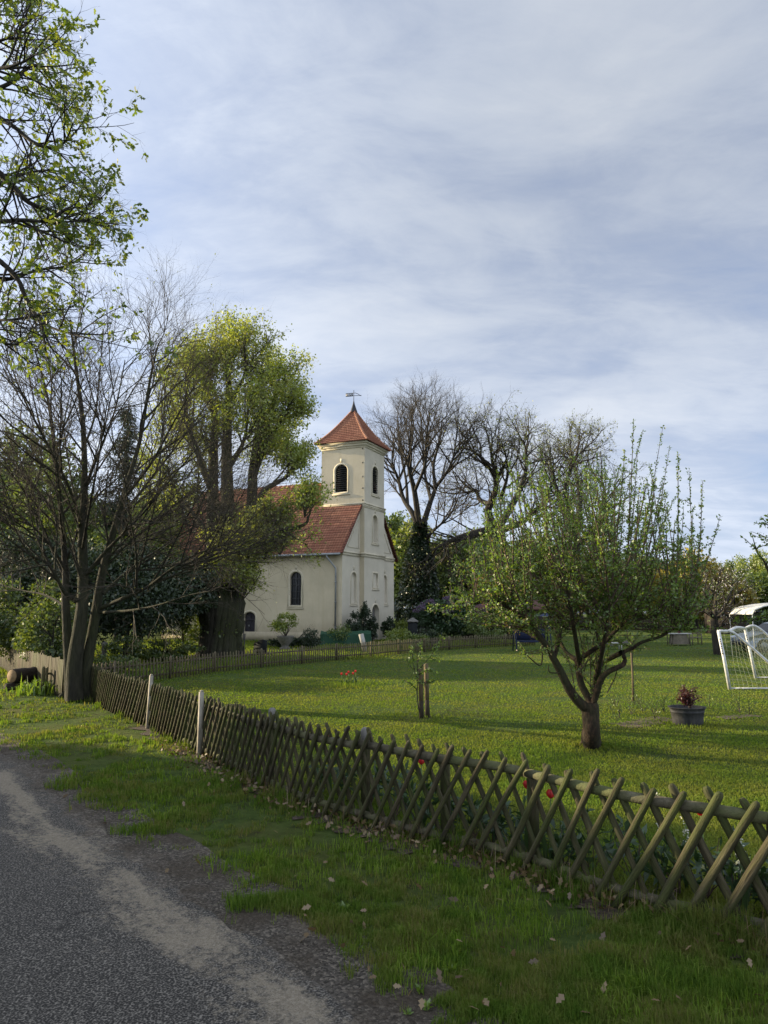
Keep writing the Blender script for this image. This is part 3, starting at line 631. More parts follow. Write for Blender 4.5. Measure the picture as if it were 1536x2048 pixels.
def make_grass():
    rng = np.random.default_rng(11)
    # verge
    X, Y = screen_sample(rng, 520000, 1385, 2130)
    k = (X < fence_x(Y) + 0.1) & (X > edge_x(Y) - 0.5) & (Y < 26)
    X, Y = X[k], Y[k]
    d = X - edge_x(Y)                                   # horizontal distance from the road edge
    cl = vnoise(1, X, Y, 0.9) * 0.45 + vnoise(2, X, Y, 0.28) * 0.35 + vnoise(3, X, Y, 0.11) * 0.35
    keep = rng.random(len(X)) < np.clip((cl - 0.45) * 4.5, 0.04, 1) * np.clip((d - 0.02 + 1.1 * (cl - 0.55)) * 2.4, 0, 1)
    keep &= ~((vnoise(20, X, Y, 0.55) * 0.7 + vnoise(21, X, Y, 0.17) * 0.3 < 0.33) & (rng.random(len(X)) < 0.88))
    X, Y, cl = X[keep], Y[keep], cl[keep]
    dist = np.hypot(X, Y); h = (0.018 + 0.15 * np.clip(cl - 0.42, 0, 0.5)) * np.where(Y > 9, 0.85, 1.0)
    nearf = np.exp(-((fence_x(Y) - X) / 0.35) ** 2); h = h * (1 + 2.2 * nearf * (0.4 + cl))
    V, Fc = blades(rng, X, Y, h, np.maximum(0.0045, 0.00105 * dist))
    tag(part('verge_grass', V, Fc, M['grass_verge']), 'short rough grass on the verge between the road and the lattice fence', 'grass', kind='stuff')
    # taller tufts standing out of the short grass
    X, Y = screen_sample(rng, 2600, 1400, 2120); k = (X < fence_x(Y) - 0.05) & (X > edge_x(Y) + 0.05) & (Y < 22) & (vnoise(12, X, Y, 0.8) > 0.48); X, Y = X[k], Y[k]
    m = 26; r_t = rng.uniform(0.02, 0.09, len(X)); hh = rng.uniform(0.045, 0.105, len(X)); X = np.repeat(X, m) + rng.normal(0, 1, len(X) * m) * np.repeat(r_t, m); Y = np.repeat(Y, m) + rng.normal(0, 1, len(Y) * m) * np.repeat(r_t, m)
    V, Fc = blades(rng, X, Y, np.repeat(hh, m), np.maximum(0.0055, 0.0011 * np.hypot(X, Y)), 0.6)
    tag(part('verge_tufts', V, Fc, M['grass_tuft']), 'taller bright grass tufts scattered through the verge', 'grass', kind='stuff')
    # lawn
    X, Y = screen_sample(rng, 420000, 1262, 1850)
    k = (X > fence_x(Y) - 0.02) & (Y < 62)
    k &= ~((Y > 16.4) & (X < np.interp(Y, [p.y for p in PICKET], [p.x for p in PICKET]) + 0.05))
    X, Y = X[k], Y[k]
    cl = vnoise(4, X, Y, 2.2) * 0.5 + vnoise(5, X, Y, 0.6) * 0.5
    keep = rng.random(len(X)) < np.clip((cl - 0.15) * 3, 0.15, 1); X, Y, cl = X[keep], Y[keep], cl[keep]
    dist = np.hypot(X, Y); h = 0.020 + 0.018 * cl
    h = h * (1 + 2.2 * np.exp(-((X - fence_x(Y)) / 0.35) ** 2))
    for (u, v, rad, k2) in ((700, 1372, 0.75, 3.0), (848, 1432, 0.45, 2.2), (1183, 1490, 0.42, 2.0), (1376, 1452, 0.5, 1.4), (700, 1318, 0.9, 3.5), (735, 1315, 1.0, 2.5), (450, 1345, 0.8, 1.6)):
        c = G(u, v); h = h * (1 + k2 * np.exp(-((X - c.x) ** 2 + (Y - c.y) ** 2) / (rad * rad)))
    V, Fc = blades(rng, X, Y, h, np.maximum(0.005, 0.0013 * dist), 0.9)
    tag(part('lawn_grass', V, Fc, M['grass_lawn']), 'mown lawn grass of the garden behind the lattice fence', 'grass', kind='stuff')
    # churchyard ground cover
    n = 60000; X = rng.uniform(-16, 10, n); Y = rng.uniform(17, 47, n)
    px = np.interp(Y, [p.y for p in PICKET], [p.x for p in PICKET]); k = X < px - 0.1; X, Y = X[k], Y[k]
    cl = vnoise(7, X, Y, 1.1) * 0.5 + vnoise(8, X, Y, 0.4) * 0.5
    h = 0.05 + 0.26 * np.clip(cl - 0.35, 0, 1)
    V, Fc = blades(rng, X, Y, h, np.full(len(X), 0.04), 0.7)
    tag(part('churchyard_grass', V, Fc, M['grass_lawn']), 'uncut grass and ground cover in the churchyard behind the picket fence', 'grass', kind='stuff')
    # dead oak leaves along the fence foot and in the verge
    t = rng.random(900) ** 1.2; yy = 3.6 + t * 8.0; xx = fence_x(yy) - np.abs(rng.normal(0.12, 0.22, len(yy)))
    X2, Y2 = screen_sample(rng, 700, 1560, 2060); kk = (X2 < fence_x(Y2)) & (X2 > edge_x(Y2) - 0.3) & (rng.random(len(X2)) < 0.25)
    xx = np.concatenate([xx, X2[kk]]); yy = np.concatenate([yy, Y2[kk]])
    Pp = np.stack([xx, yy, rng.uniform(0.03, 0.10, len(xx))], 1); D = rng.normal(0, 1, (len(xx), 3)); D[:, 2] *= 0.3
    V, Fc = leaves(rng, Pp, D, np.full(len(xx), 0.062), OAKL, 0.6, 0.9)
    tag(part('dead_leaves', V, Fc, M['dead_leaf']), 'dry brown oak leaves lying along the foot of the lattice fence', 'fallen leaves', kind='stuff')
    # pale dry stalks leaning on the fence
    yy = rng.uniform(3.8, 9.5, 420); xx = fence_x(yy) - rng.uniform(-0.1, 0.3, 420)
    V, Fc = blades(rng, xx, yy, np.full(420, 0.26), np.full(420, 0.005), 0.7)
    tag(part('dry_stalks', V, Fc, M['dead_leaf']), 'thin dry grass stalks tangled at the foot of the lattice fence', 'dry grass', kind='stuff')
make_grass()

# ================================================================== CHURCH
AL = R(23.5)
U = Vector((-math.cos(AL), math.sin(AL), 0)); W = Vector((math.sin(AL), math.cos(AL), 0)); Z = Vector((0, 0, 1))
C0 = P(728, 1285, 45.0); C0.z = 0
TS, PR, GW, LN, ZE, ZR, ZT = 3.15, 0.32, 2.46, 13.5, 5.55, 10.4, 12.75
Q0 = C0 + U * PR; N0 = Q0 - W * GW; FULLW = 2 * GW + TS
church = thing('church', 'cream plastered village church with red tiled roof and square tower', 'church', C0)
def arch(c, w, z0, z1, rise=0.85, k=7):
    r = w / 2; h = z1 - r * rise
    return [(c - r, z0), (c + r, z0)] + [(c + r * math.cos(math.pi * i / (k * 2 - 2)), h + r * rise * math.sin(math.pi * i / (k * 2 - 2))) for i in range(2 * k - 1)]
def rect(c, w, z0, z1): return [(c - w / 2, z0), (c + w / 2, z0), (c + w / 2, z1), (c - w / 2, z1)]
def wall(mb, outer, holes, O, ex, n, depth):
    loops = [outer] + [h[0] for h in holes]; flat = [p for l in loops for p in l]
    tri = tessellate_polygon([[Vector((x, z, 0)) for x, z in l] for l in loops])
    mb.add([O + ex * x + Z * z for x, z in flat], [tuple(t) for t in tri])
    for h in holes:
        l, d = h[0], h[1]; k = len(l)
        a = [O + ex * x + Z * z for x, z in l]; b = [p - n * d for p in a]
        mb.add(a + b, [(i, (i + 1) % k, (i + 1) % k + k, i + k) for i in range(k)])
def px_hole(O, ex, n, u0, u1, v0, v1):
    um, vm = (u0 + u1) / 2, (v0 + v1) / 2
    a = (on_plane(u0, vm, O, n) - O).dot(ex); b = (on_plane(u1, vm, O, n) - O).dot(ex)
    return (a + b) / 2, abs(b - a), on_plane(um, v1, O, n).z, on_plane(um, v0, O, n).z
def fill(mb, poly, O, ex, n, d):
    mb.add([O + ex * x + Z * z - n * d for x, z in poly], [tuple(range(len(poly)))])
def grow_poly(poly, c, zc, k):                         # offset an outline outwards by k
    m = len(poly); out = []
    for i in range(m):
        (x0, z0), (x1, z1), (x2, z2) = poly[i - 1], poly[i], poly[(i + 1) % m]
        e1 = Vector((x1 - x0, z1 - z0)); e2 = Vector((x2 - x1, z2 - z1))
        n1 = Vector((e1.y, -e1.x)).normalized() if e1.length > 1e-6 else Vector((0, 0)); n2 = Vector((e2.y, -e2.x)).normalized() if e2.length > 1e-6 else n1
        q = n1 + n2; q = q.normalized() if q.length > 1e-6 else n1; s = k / max(0.5, q.dot(n1))
        out.append((x1 + q.x * s, z1 + q.y * s))
    return out
def ring_trim(mb, poly, O, ex, n, w, proud):
    """a flat moulding of width w round an opening"""
    a = poly; b = grow_poly(poly, 0, 0, w); k = len(a)
    pt = lambda p, h: O + ex * p[0] + Z * p[1] + n * h
    mb.add([pt(p, proud) for p in a] + [pt(p, proud) for p in b] + [pt(p, 0) for p in b] + [pt(p, -0.02) for p in a],
           [(i, (i + 1) % k, (i + 1) % k + k, i + k) for i in range(k)] + [(i + k, (i + 1) % k + k, (i + 1) % k + 2 * k, i + 2 * k) for i in range(k)] +
           [(i + 3 * k, (i + 1) % k + 3 * k, (i + 1) % k, i) for i in range(k)])
nL, nG = -W, -U
# --- nave walls
win = px_hole(N0, U, nL, 580, 602.5, 1144, 1210.5); dor = px_hole(N0, U, nL, 487, 510, 1224, 1283)
step = 2 * (dor[0] - win[0]) if False else dor[0] - win[0]
win_poly = arch(win[0], win[1], win[2], win[3]); dor_poly = arch(dor[0], dor[1], 0.02, dor[3], 0.7)
win2 = (win[0] + 2 * step, *win[1:]); win2_poly = arch(win2[0], win2[1], win2[2], win2[3])
mb = MB()
wall(mb, [(0, 0), (LN, 0), (LN, ZE), (0, ZE)], [(win_poly, 0.18), (dor_poly, 0.2), (win2_poly, 0.18)], N0, U, nL, 0.3)
wall(mb, [(0, 0), (LN, 0), (LN, ZE), (0, ZE)], [], N0 + W * FULLW, U, W, 0.3)
wall(mb, [(0, 0), (FULLW, 0), (FULLW, ZE), (FULLW / 2, ZR), (0, ZE)], [], N0 + U * LN, W, U, 0.3)
mb.build('nave_wall', M['plaster'], church)
ng1 = px_hole(N0, W, nG, 702.5, 712.5, 1145, 1206); ng2 = (FULLW - ng1[0], ng1[1], ng1[2], ng1[3])
mb = MB(); np1, np2 = arch(*ng1[:2], ng1[2], ng1[3]), arch(*ng2[:2], ng2[2], ng2[3])
wall(mb, [(0, 0), (FULLW, 0), (FULLW, ZE), (FULLW / 2, ZR), (0, ZE)], [(np1, 0.14), (np2, 0.14)], N0, W, nG, 0.14)
mb.build('gable_wall', M['plaster_gable'], church)
# --- tower walls
lv1 = px_hole(C0, U, nL, 670.5, 694.7, 929.5, 984); lv2 = px_hole(C0, W, nG, 744.8, 756, 934, 988)
nw = px_hole(C0, W, nG, 745.4, 754.8, 1031, 1085); sq = px_hole(C0, W, nG, 746.3, 755.3, 1147, 1175); td = px_hole(C0, W, nG, 744, 757.8, 1210, 1275)
L1, L2 = arch(*lv1[:2], lv1[2], lv1[3]), arch(lv2[0], lv2[1], lv2[2], lv2[3])
NW, SQ, TD = arch(*nw[:2], nw[2], nw[3]), rect(*sq), arch(td[0], td[1], 0.02, td[3])
mbl, mbf = MB(), MB()
wall(mbl, [(0, 0), (TS, 0), (TS, ZT), (0, ZT)], [(L1, 0.3)], C0, U, nL, 0.3)
wall(mbl, [(0, 0), (TS, 0), (TS, ZT), (0, ZT)], [], C0 + W * TS, U, W, 0.3)
wall(mbl, [(0, 0), (TS, 0), (TS, ZT), (0, ZT)], [], C0 + U * TS, W, U, 0.3)
wall(mbf, [(0, 0), (TS, 0), (TS, ZT), (0, ZT)], [(L2, 0.3), (NW, 0.22), (SQ, 0.1), (TD, 0.35)], C0, W, nG, 0.3)
mbl.build('tower_wall', M['plaster'], church); mbf.build('tower_front', M['plaster_gable'], church)
# --- trims
def ring_box(mb, z0, z1, e):
    c = C0 + (U + W) * (TS / 2)
    mb.box(c + Z * ((z0 + z1) / 2), (TS + 2 * e, TS + 2 * e, z1 - z0), (U, W, Z))
mb = MB(); ring_box(mb, ZT - 0.34, ZT - 0.22, 0.05); ring_box(mb, ZT - 0.22, ZT - 0.07, 0.13); ring_box(mb, ZT - 0.07, ZT + 0.06, 0.22)
mb.build('tower_cornice', M['plaster_trim'], church)
zs = on_plane(728, 1007, C0, nL).z
mb = MB(); ring_box(mb, zs - 0.22, zs - 0.16, 0.035); ring_box(mb, zs - 0.02, zs + 0.06, 0.09); ring_box(mb, zs - 0.16, zs - 0.02, 0.05)
mb.build('tower_string_course', M['plaster_trim'], church)
zs2 = on_plane(728, 1107, C0, nL).z
mb = MB(); c = C0 + W * (TS / 2) + U * (PR / 2)
for z0, z1, e in ((zs2 - 0.2, zs2 - 0.05, 0.05), (zs2 - 0.05, zs2 + 0.05, 0.1)):
    mb.box(c + Z * ((z0 + z1) / 2), (PR + 2 * e, TS + 2 * e, z1 - z0), (U, W, Z))
    for s in (-1, 1):
        cc = Q0 + W * (TS / 2 + s * (TS / 2 + GW / 2 + e / 2)) - U * (e / 2 - 0.01)
        mb.box(cc + Z * ((z0 + z1) / 2 - 0.02), (e + 0.02, GW - e, z1 - z0), (U, W, Z))
mb.build('string_course', M['plaster_trim'], church)
def surround(parent, q, poly, O, ex, n, w, key=True, sill=0.4):
    mb = MB(); ring_trim(mb, poly, O, ex, n, w, 0.018)
    mb.build('surround', M['plaster_trim'], parent)
    if sill:
        mb = MB(); mb.box(O + ex * q[0] + Z * (q[2] - w - 0.04) + n * 0.03, (q[1] + sill, 0.06, 0.07), (ex, n, Z)); mb.build('sill', M['plaster_trim'], parent)
    if key:
        mb = MB(); mb.prism([(-0.07, 0.14), (0.07, 0.14), (0.10, 0.40), (-0.10, 0.40)], ex, Z, O + ex * q[0] + Z * q[3] + n * 0.002, n, 0.014); mb.build('keystone', M['plaster_trim'], parent)
mb = MB(); mb.box(N0 + U * (LN / 2) + Z * 0.3 + nL * 0.011, (LN - 0.01, 0.022, 0.6), (U, nL, Z)); mb.build('plinth', M['plaster'], church)
# triangular panel mouldings in the two gable shoulders
mb = MB(); sl_ = (ZR - ZE) / (FULLW / 2)
for s in (0, 1):
    mb = MB(); f = (lambda x: x) if s == 0 else (lambda x: FULLW - x)
    a, b_, c_ = (0.62, ZE + 0.28), (GW - 0.22, ZE + 0.28), (GW - 0.22, ZE + 0.28 + (GW - 0.84) * sl_ * 0.96)
    for p, q in ((a, b_), (b_, c_), (c_, a)):
        mb.bar(N0 + W * f(p[0]) + Z * p[1] + nG * 0.015, N0 + W * f(q[0]) + Z * q[1] + nG * 0.015, 0.04, 0.03)
    mb.build('gable_moulding', M['plaster_trim'], church)
# --- openings
def nave_window(q, poly):
    mbf, mbp = MB(), MB(); fill(mbp, poly, N0, U, nL, 0.16)
    w = mbp.build('window', M['glass_dark'], church); surround(w, q, poly, N0, U, nL, 0.15)
    pt = lambda x, z, d=0.14: N0 + U * x + Z * z - nL * d
    mbf.bar(pt(q[0], q[2]), pt(q[0], q[3]), 0.07, 0.05); r = q[1] / 2
    for k in range(1, 5):
        z = q[2] + (q[3] - q[2]) * k / 5; mbf.bar(pt(q[0] - r, z), pt(q[0] + r, z), 0.05, 0.045)
    for s in (-1, 1): mbf.bar(pt(q[0] + s * (r - 0.04), q[2]), pt(q[0] + s * (r - 0.04), q[3] - r * 0.7), 0.07, 0.05); mbf.bar(pt(q[0] + s * r * 0.5, q[2]), pt(q[0] + s * r * 0.5, q[3] - r * 0.2), 0.02, 0.03)
    mbf.bar(pt(q[0] - r, q[2] + 0.04), pt(q[0] + r, q[2] + 0.04), 0.08, 0.06)
    mbf.build('frame', M['frame'], w)
nave_window(win, win_poly); nave_window(win2, win2_poly)
def slats(q, poly, O, ex, n):
    mbv, mbs = MB(), MB(); fill(mbv, poly, O, ex, n, 0.24); w = mbv.build('louvre_opening', M['void'], church); surround(w, q, poly, O, ex, n, 0.13)
    k = 13; dz = (q[3] - q[2]) / k
    for i in range(k):
        z = q[2] + dz * (i + 0.35); r = q[1] / 2; top = q[3] - r * 0.85
        if z > top: r = r * math.sqrt(max(0.05, 1 - ((z - top) / (q[3] - top)) ** 2))
        c = O + ex * q[0] + Z * z - n * 0.11
        mbs.box(c, (2 * r - 0.02, 0.17, 0.025), (ex, (n * 0.8 - Z * 0.6).normalized(), (Z * 0.8 + n * 0.6).normalized()))
    mbs.build('slats', M['louvre'], w)
slats(lv1, L1, C0, U, nL); slats(lv2, L2, C0, W, nG)
def door(q, poly, O, ex, n, d, mat):
    mb = MB(); fill(mb, poly, O, ex, n, d); w = mb.build('door', mat, church); surround(w, q, poly, O, ex, n, 0.13, n is nG, 0)
    mb = MB(); mb.bar(O + ex * (q[0] + 0.02) + Z * 0.05 - n * (d - 0.02), O + ex * (q[0] + 0.02) + Z * (q[3] - 0.1) - n * (d - 0.02), 0.03, 0.05)
    for z in (0.5, 1.3): mb.bar(O + ex * (q[0] - q[1] * 0.4) + Z * z - n * (d - 0.02), O + ex * (q[0] + q[1] * 0.4) + Z * z - n * (d - 0.02), 0.03, 0.08)
    mb.build('door_battens', mat, w)
    mb = MB(); mb.box(O + ex * (q[0] + 0.1) + Z * 0.95 - n * (d - 0.05), (0.05, 0.06, 0.14), (ex, n, Z)); mb.build('handle', M['metal'], w)
door(dor, dor_poly, N0, U, nL, 0.18, M['door']); door(td, TD, C0, W, nG, 0.3, M['door_grey'])
for q, pl, O, d, kk in ((ng1, np1, N0, 0.14, True), (ng2, np2, N0, 0.14, True), (nw, NW, C0, 0.22, True), (sq, SQ, C0, 0.1, False)):
    mb = MB(); fill(mb, pl, O, W, nG, d); w = mb.build('blind_niche', M['plaster_gable'], church); surround(w, q, pl, O, W, nG, 0.11, kk)
# --- nave roof in lapped tile courses
def courses(Va, A, B, n_rows, lip, nrm, name_uv):
    """A(t), B(t): left/right ends of the course line at t in 0..1 (eaves to ridge)"""
    V, Fq, UV = Va
    for i in range(n_rows):
        t0, t1 = i / n_rows, (i + 1) / n_rows + 0.012
        b = len(V); a0, b0, a1, b1 = A(t0), B(t0), A(min(t1, 1)), B(min(t1, 1))
        V += [a0 + nrm * lip, b0 + nrm * lip, b1, a1, a0 - nrm * 0.03, b0 - nrm * 0.03]
        Fq += [(b, b + 1, b + 2, b + 3), (b + 4, b + 5, b + 1, b)]
        Lw = (b0 - a0).length; off = 0.09 * (i % 2); h = 0.25
        UV += [(off, i * h + 0.02), (off + Lw, i * h + 0.02), (off + Lw, i * h + h), (off, i * h + h), (off, i * h), (off + Lw, i * h), (off + Lw, i * h + 0.02), (off, i * h + 0.02)]
def jitter_line(p, q): return p, q
Va = ([], [], [])
ov = 0.38; zo = ZE + 0.02 - ov * sl_ * 0.55
for s in (0, 1):
    O = N0 - U * 0.10 if s == 0 else N0 + W * FULLW - U * 0.10
    n = nL if s == 0 else W; inn = -n
    E0 = O + n * ov + Z * zo; E1 = E0 + U * (LN + 0.35); T0 = N0 - U * 0.10 + W * (FULLW / 2) + Z * (ZR + 0.08); T1 = T0 + U * (LN + 0.35)
    nr = (T0 - E0).cross(U).normalized(); nr = nr if nr.z > 0 else -nr
    courses(Va, lambda t, a=E0, b=T0: a.lerp(b, t), lambda t, a=E1, b=T1: a.lerp(b, t), 30, 0.045, nr, 0)
nave_roof = part('nave_roof', Va[0], [Va[1]], M['tile'], church, False, Va[2])
mb = MB(); a = N0 - U * 0.1 + W * (FULLW / 2) + Z * (ZR + 0.06)
k = 36
for i in range(k):
    p = a + U * ((LN + 0.35) * i / k); q = a + U * ((LN + 0.35) * (i + 1.12) / k); mb.tube([p + Z * 0.02, q], [0.14, 0.115], 8)
mb.build('ridge_tiles', M['ridge_tile'], nave_roof, True)
mb = MB()
for s in (0, 1):                                           # verge tiles along the gable edge
    n = nL if s == 0 else W; E0 = (N0 if s == 0 else N0 + W * FULLW) + n * ov + Z * zo - U * 0.12; T0 = N0 - U * 0.12 + W * (FULLW / 2) + Z * (ZR + 0.08)
    for i in range(30):
        p = E0.lerp(T0, i / 30); q = E0.lerp(T0, (i + 1.1) / 30); mb.bar(p + Z * 0.035, q + Z * 0.0, 0.16, 0.06)
mb.build('verge_tiles', M['tile'], nave_roof)
mb = MB(); p = C0 + nL * 0.12 + Z * (zs - 0.30); mb.bar(p + U * 0.5, p + U * (TS + 0.1), 0.28, 0.06, (Z + nL).normalized()); mb.build('flashing', M['metal'], church)
# gutter and downspout
gE = N0 + nL * (ov + 0.06) + Z * (zo - 0.02); mb = MB(); mb.tube([gE - U * 0.08, gE + U * (LN + 0.3)], 0.075, 8); mb.build('gutter', M['metal'], church, True)
mb = MB(); x = (on_plane(672.5, 1200, N0, nL) - N0).dot(U)
d0 = N0 + U * x + nL * 0.1; e0 = N0 + U * (x + 0.45) + nL * (ov + 0.05) + Z * (zo - 0.05)
mb.tube([e0, e0 - Z * 0.12, d0 + Z * (zo - 0.85) + nL * 0.03, d0 + Z * (zo - 1.2), d0 + Z * 0.1], 0.055, 8)
for z in (0.9, 2.4, 3.6): mb.tube([d0 + Z * z, d0 + Z * (z + 0.07)], 0.075, 8)
mb.build('downspout', M['metal'], church, True)
# little iron wall anchors on the tower corner
for v in (897, 925, 953, 976, 1000):
    p = on_plane(725.5, v, C0, nL); mb = MB(); mb.box(p + nL * 0.02, (0.05, 0.05, 0.09), (U, nL, Z)); mb.build('wall_anchor', M['frame'], church)
# --- tower roof with a bell-cast
Va = ([], [], []); cen = C0 + (U + W) * (TS / 2); He = TS / 2 + 0.30; zb = ZT + 0.06; za = P(704, 821, cen.y).z - 0.05
hw = lambda t: He * (0.84 * (1 - t) + 0.16 * (1 - t) ** 4) + 0.05
for dx, dy in ((U * -1, W), (W * -1, U * -1), (U, W * -1), (W, U)):
    A = lambda t, dx=dx, dy=dy: cen + dx * hw(t) - dy * hw(t) + Z * (zb + (za - zb) * t)
    B = lambda t, dx=dx, dy=dy: cen + dx * hw(t) + dy * hw(t) + Z * (zb + (za - zb) * t)
    courses(Va, A, B, 17, 0.045, (dx * 0.7 + Z * 0.7).normalized(), 0)
troof = part('tower_roof', Va[0], [Va[1]], M['tile'], church, False, Va[2])
mb = MB()
for sx in (-1, 1):
    for sy in (-1, 1):
        for i in range(20):
            t0, t1 = i / 20, (i + 1.15) / 20
            p = cen + (U * sx + W * sy) * (hw(t0) + 0.01) + Z * (zb + (za - zb) * t0 + 0.03); q = cen + (U * sx + W * sy) * (hw(min(t1, 1)) + 0.01) + Z * (zb + (za - zb) * min(t1, 1) + 0.02)
            mb.tube([p, q], [0.095, 0.07], 6)
mb.build('hip_tiles', M['ridge_tile'], troof, True)
mb = MB(); zp = P(704, 801, cen.y).z; zq = P(704, 780.5, cen.y).z
mb.lathe(cen, [(0.26, za - 0.08), (0.15, za + 0.25), (0.07, za + 0.5), (0.02, zp)], 8); mb.build('spire', M['black_metal'], troof, True)
vane = MB(); vane.tube([cen + Z * (zp - 0.05), cen + Z * zq], 0.02, 6); vane = vane.build('weather_vane', M['black_metal'], church)
VX = Vector((0.97, -0.24, 0)); zv = P(704, 789, cen.y).z
mb = MB(); mb.box(cen - VX * 0.32 + Z * zv, (0.50, 0.02, 0.24), (VX, Z.cross(VX), Z))
mb.tube([cen - VX * 0.08 + Z * (zv + 0.1), cen + VX * 0.1 + Z * (zv + 0.1), cen + VX * 0.28 + Z * (zv + 0.03), cen + VX * 0.42 + Z * (zv - 0.08)], 0.018, 6)
mb.tube([cen - VX * 0.08 + Z * (zv - 0.09), cen + VX * 0.2 + Z * (zv - 0.09), cen + VX * 0.5 + Z * (zv - 0.11)], 0.018, 6)
mb.lathe(cen + VX * 0.5 + Z * (zv - 0.11), [(0.0, -0.05), (0.05, 0), (0.0, 0.05)], 8)
mb.build('flag', M['black_metal'], vane)
cu = bpy.data.curves.new('year', 'FONT'); cu.body = '1800'; cu.size = 0.22; cu.align_x = 'CENTER'; cu.align_y = 'CENTER'; cu.extrude = 0.004
to = bpy.data.objects.new('tmp', cu); COL.objects.link(to); bpy.context.view_layer.update()
me = bpy.data.meshes.new_from_object(to.evaluated_get(bpy.context.evaluated_depsgraph_get())); bpy.data.objects.remove(to)
fn = -Z.cross(VX); mw = Matrix((( VX.x, 0, fn.x, 0), (VX.y, 0, fn.y, 0), (0, 1, 0, 0), (0, 0, 0, 1)))
me.transform(mw); me.transform(Matrix.Translation(cen - VX * 0.33 + Z * zv + fn * 0.014 - OFF[church.name])); me.materials.clear()
place('numerals', me, M['sky_pale'], vane)

# ================================================================== LATTICE FENCE
def rot_to(d): return Vector((0, 0, 1)).rotation_difference(d)
def make_lattice():
    f = thing('lattice_fence', 'mossy wooden lattice fence of crossed poles running along the grass verge', 'fence', FENCE[5])
    rnd = random.Random(4); off = OFF[f.name]
    variants = []
    for k in range(8):                                       # crossed poles: pointed, slightly bent
        mb = MB(); L_ = 1.0; n = 7; bx, by = rnd.uniform(-0.012, 0.012), rnd.uniform(-0.012, 0.012)
        pts = [Vector((bx * math.sin(i / n * 3.1), by * math.sin(i / n * 3.1), L_ * i / n)) for i in range(n)] + [Vector((0, 0, L_ * 0.965)), Vector((0, 0, L_ * 0.985)), Vector((0, 0, L_))]
        rr = [0.033 * rnd.uniform(0.93, 1.07) for _ in range(n)] + [0.032, 0.028, 0.017]
        mb.tube(pts, rr, 9); variants.append(np_mesh('pole', mb.v, list(mb.f.values()), True)); variants[-1].materials.append(M['fence_wood'])
    # top line of the fence in photo columns -> arc positions; poles by count along the line
    c = catmull(FENCE, 30); s = [0]
    for i in range(1, len(c)): s.append(s[-1] + (c[i] - c[i - 1]).length)
    s = np.array(s); cx = np.array([p.x for p in c]); cy = np.array([p.y for p in c])
    at = lambda t: Vector((np.interp(t, s, cx), np.interp(t, s, cy), 0))
    tops = (614.6, 632, 649, 667, 686, 706, 727, 748, 771, 795, 823, 849, 878, 906, 940, 974, 1010, 1051, 1093, 1136, 1187, 1232, 1291, 1348, 1416, 1486)
    uu = 768 + F * cx / cy
    known = [float(np.interp(u, uu, s)) for u in tops]
    t0 = known[0]; ts = []
    t = t0 - 0.165
    while t > 0.1: ts.append(t); t -= 0.165
    ts = ts[::-1] + known
    t = known[-1] + 0.23
    while t < s[-1] - 0.2: ts.append(t); t += 0.23
    items = []
    for k, t in enumerate(ts):
        lean = 0.55 + rnd.gauss(0, .018); hz = float(np.interp(at(t).y, [8.1, 10.5, 12, 15.3], [.93, .86, .83, .79])) + rnd.uniform(-0.015, 0.02)
        for side in (1, -1):
            tt = t - (0.11 if side < 0 else 0) * (1 if t > t0 else 0.85)
            p1 = at(tt); tg = (at(tt + 0.05) - at(tt - 0.05)).normalized(); nn = Vector((tg.y, -tg.x, 0))   # nn points to the road
            b = at(tt - side * (lean if side > 0 else .48)) + nn * (0.045 if side > 0 else -0.018); tp = p1 + nn * (0.045 if side > 0 else -0.018)
            b.z = -0.02 + rnd.uniform(0, 0.02); tp.z = hz + rnd.uniform(-0.03, 0.025)
            items.append((p1.length, b, tp))
    def vis(i): d, b, tp = i; u = 768 + F * tp.x / tp.y; return 1.0 if u > 1640 else 0
    items.sort(key=lambda i: i[0] + 1000 * vis(i))
    rest = MB()
    for k, (d, b, tp) in enumerate(items):
        ax = tp - b; L_ = ax.length
        if k < 100:
            o = bpy.data.objects.new('fence_pole', variants[rnd.randrange(8)]); COL.objects.link(o); o.parent = f
            o.location = b - off; o.rotation_mode = 'QUATERNION'; q = rot_to(ax.normalized())
            from mathutils import Quaternion
            o.rotation_quaternion = q @ Quaternion((0, 0, 1), rnd.uniform(0, 6.28)); wk = float(np.interp(tp.y, [4.5, 7.0], [.95, .66])) * rnd.uniform(.88, 1.1); o.scale = (wk, wk, L_)
        else:
            rest.tube([b, b.lerp(tp, 0.5), b.lerp(tp, 0.955), tp], [0.025, 0.025, 0.024, 0.010], 7)
    r = rest.build('fence_poles', M['fence_wood'], f, True); r['kind'] = 'stuff'
    # rails: a top and a bottom pole in lengths between posts
    js = [0.15, 2.1, 4.1, 6.2, 8.1, float(np.interp(534, uu, s)), float(np.interp(716, uu, s)), float(np.interp(870, uu, s)), float(np.interp(1037, uu, s)), float(np.interp(1500, uu, s)), s[-1] - 0.1]
    js = sorted(set(round(j, 2) for j in js))
    for i in range(len(js) - 1):
        for z, r_ in ((0.80, 0.040), (0.12, 0.034)):
            n = max(3, int((js[i + 1] - js[i]) / 0.3)); mb = MB()
            pts = [at(js[i] + (js[i + 1] - js[i]) * k / n) + Z * (z * float(np.interp(at(js[i]).y, [8.1, 10.5, 12, 15.3], [1, .92, .89, .85])) + rnd.uniform(-0.004, 0.004)) + Vector((0.012, 0.012, 0)) for k in range(n + 1)]
            mb.tube(pts, [r_ * rnd.uniform(0.96, 1.04) for _ in pts], 9); mb.build('rail', M['rail_wood'], f, True)
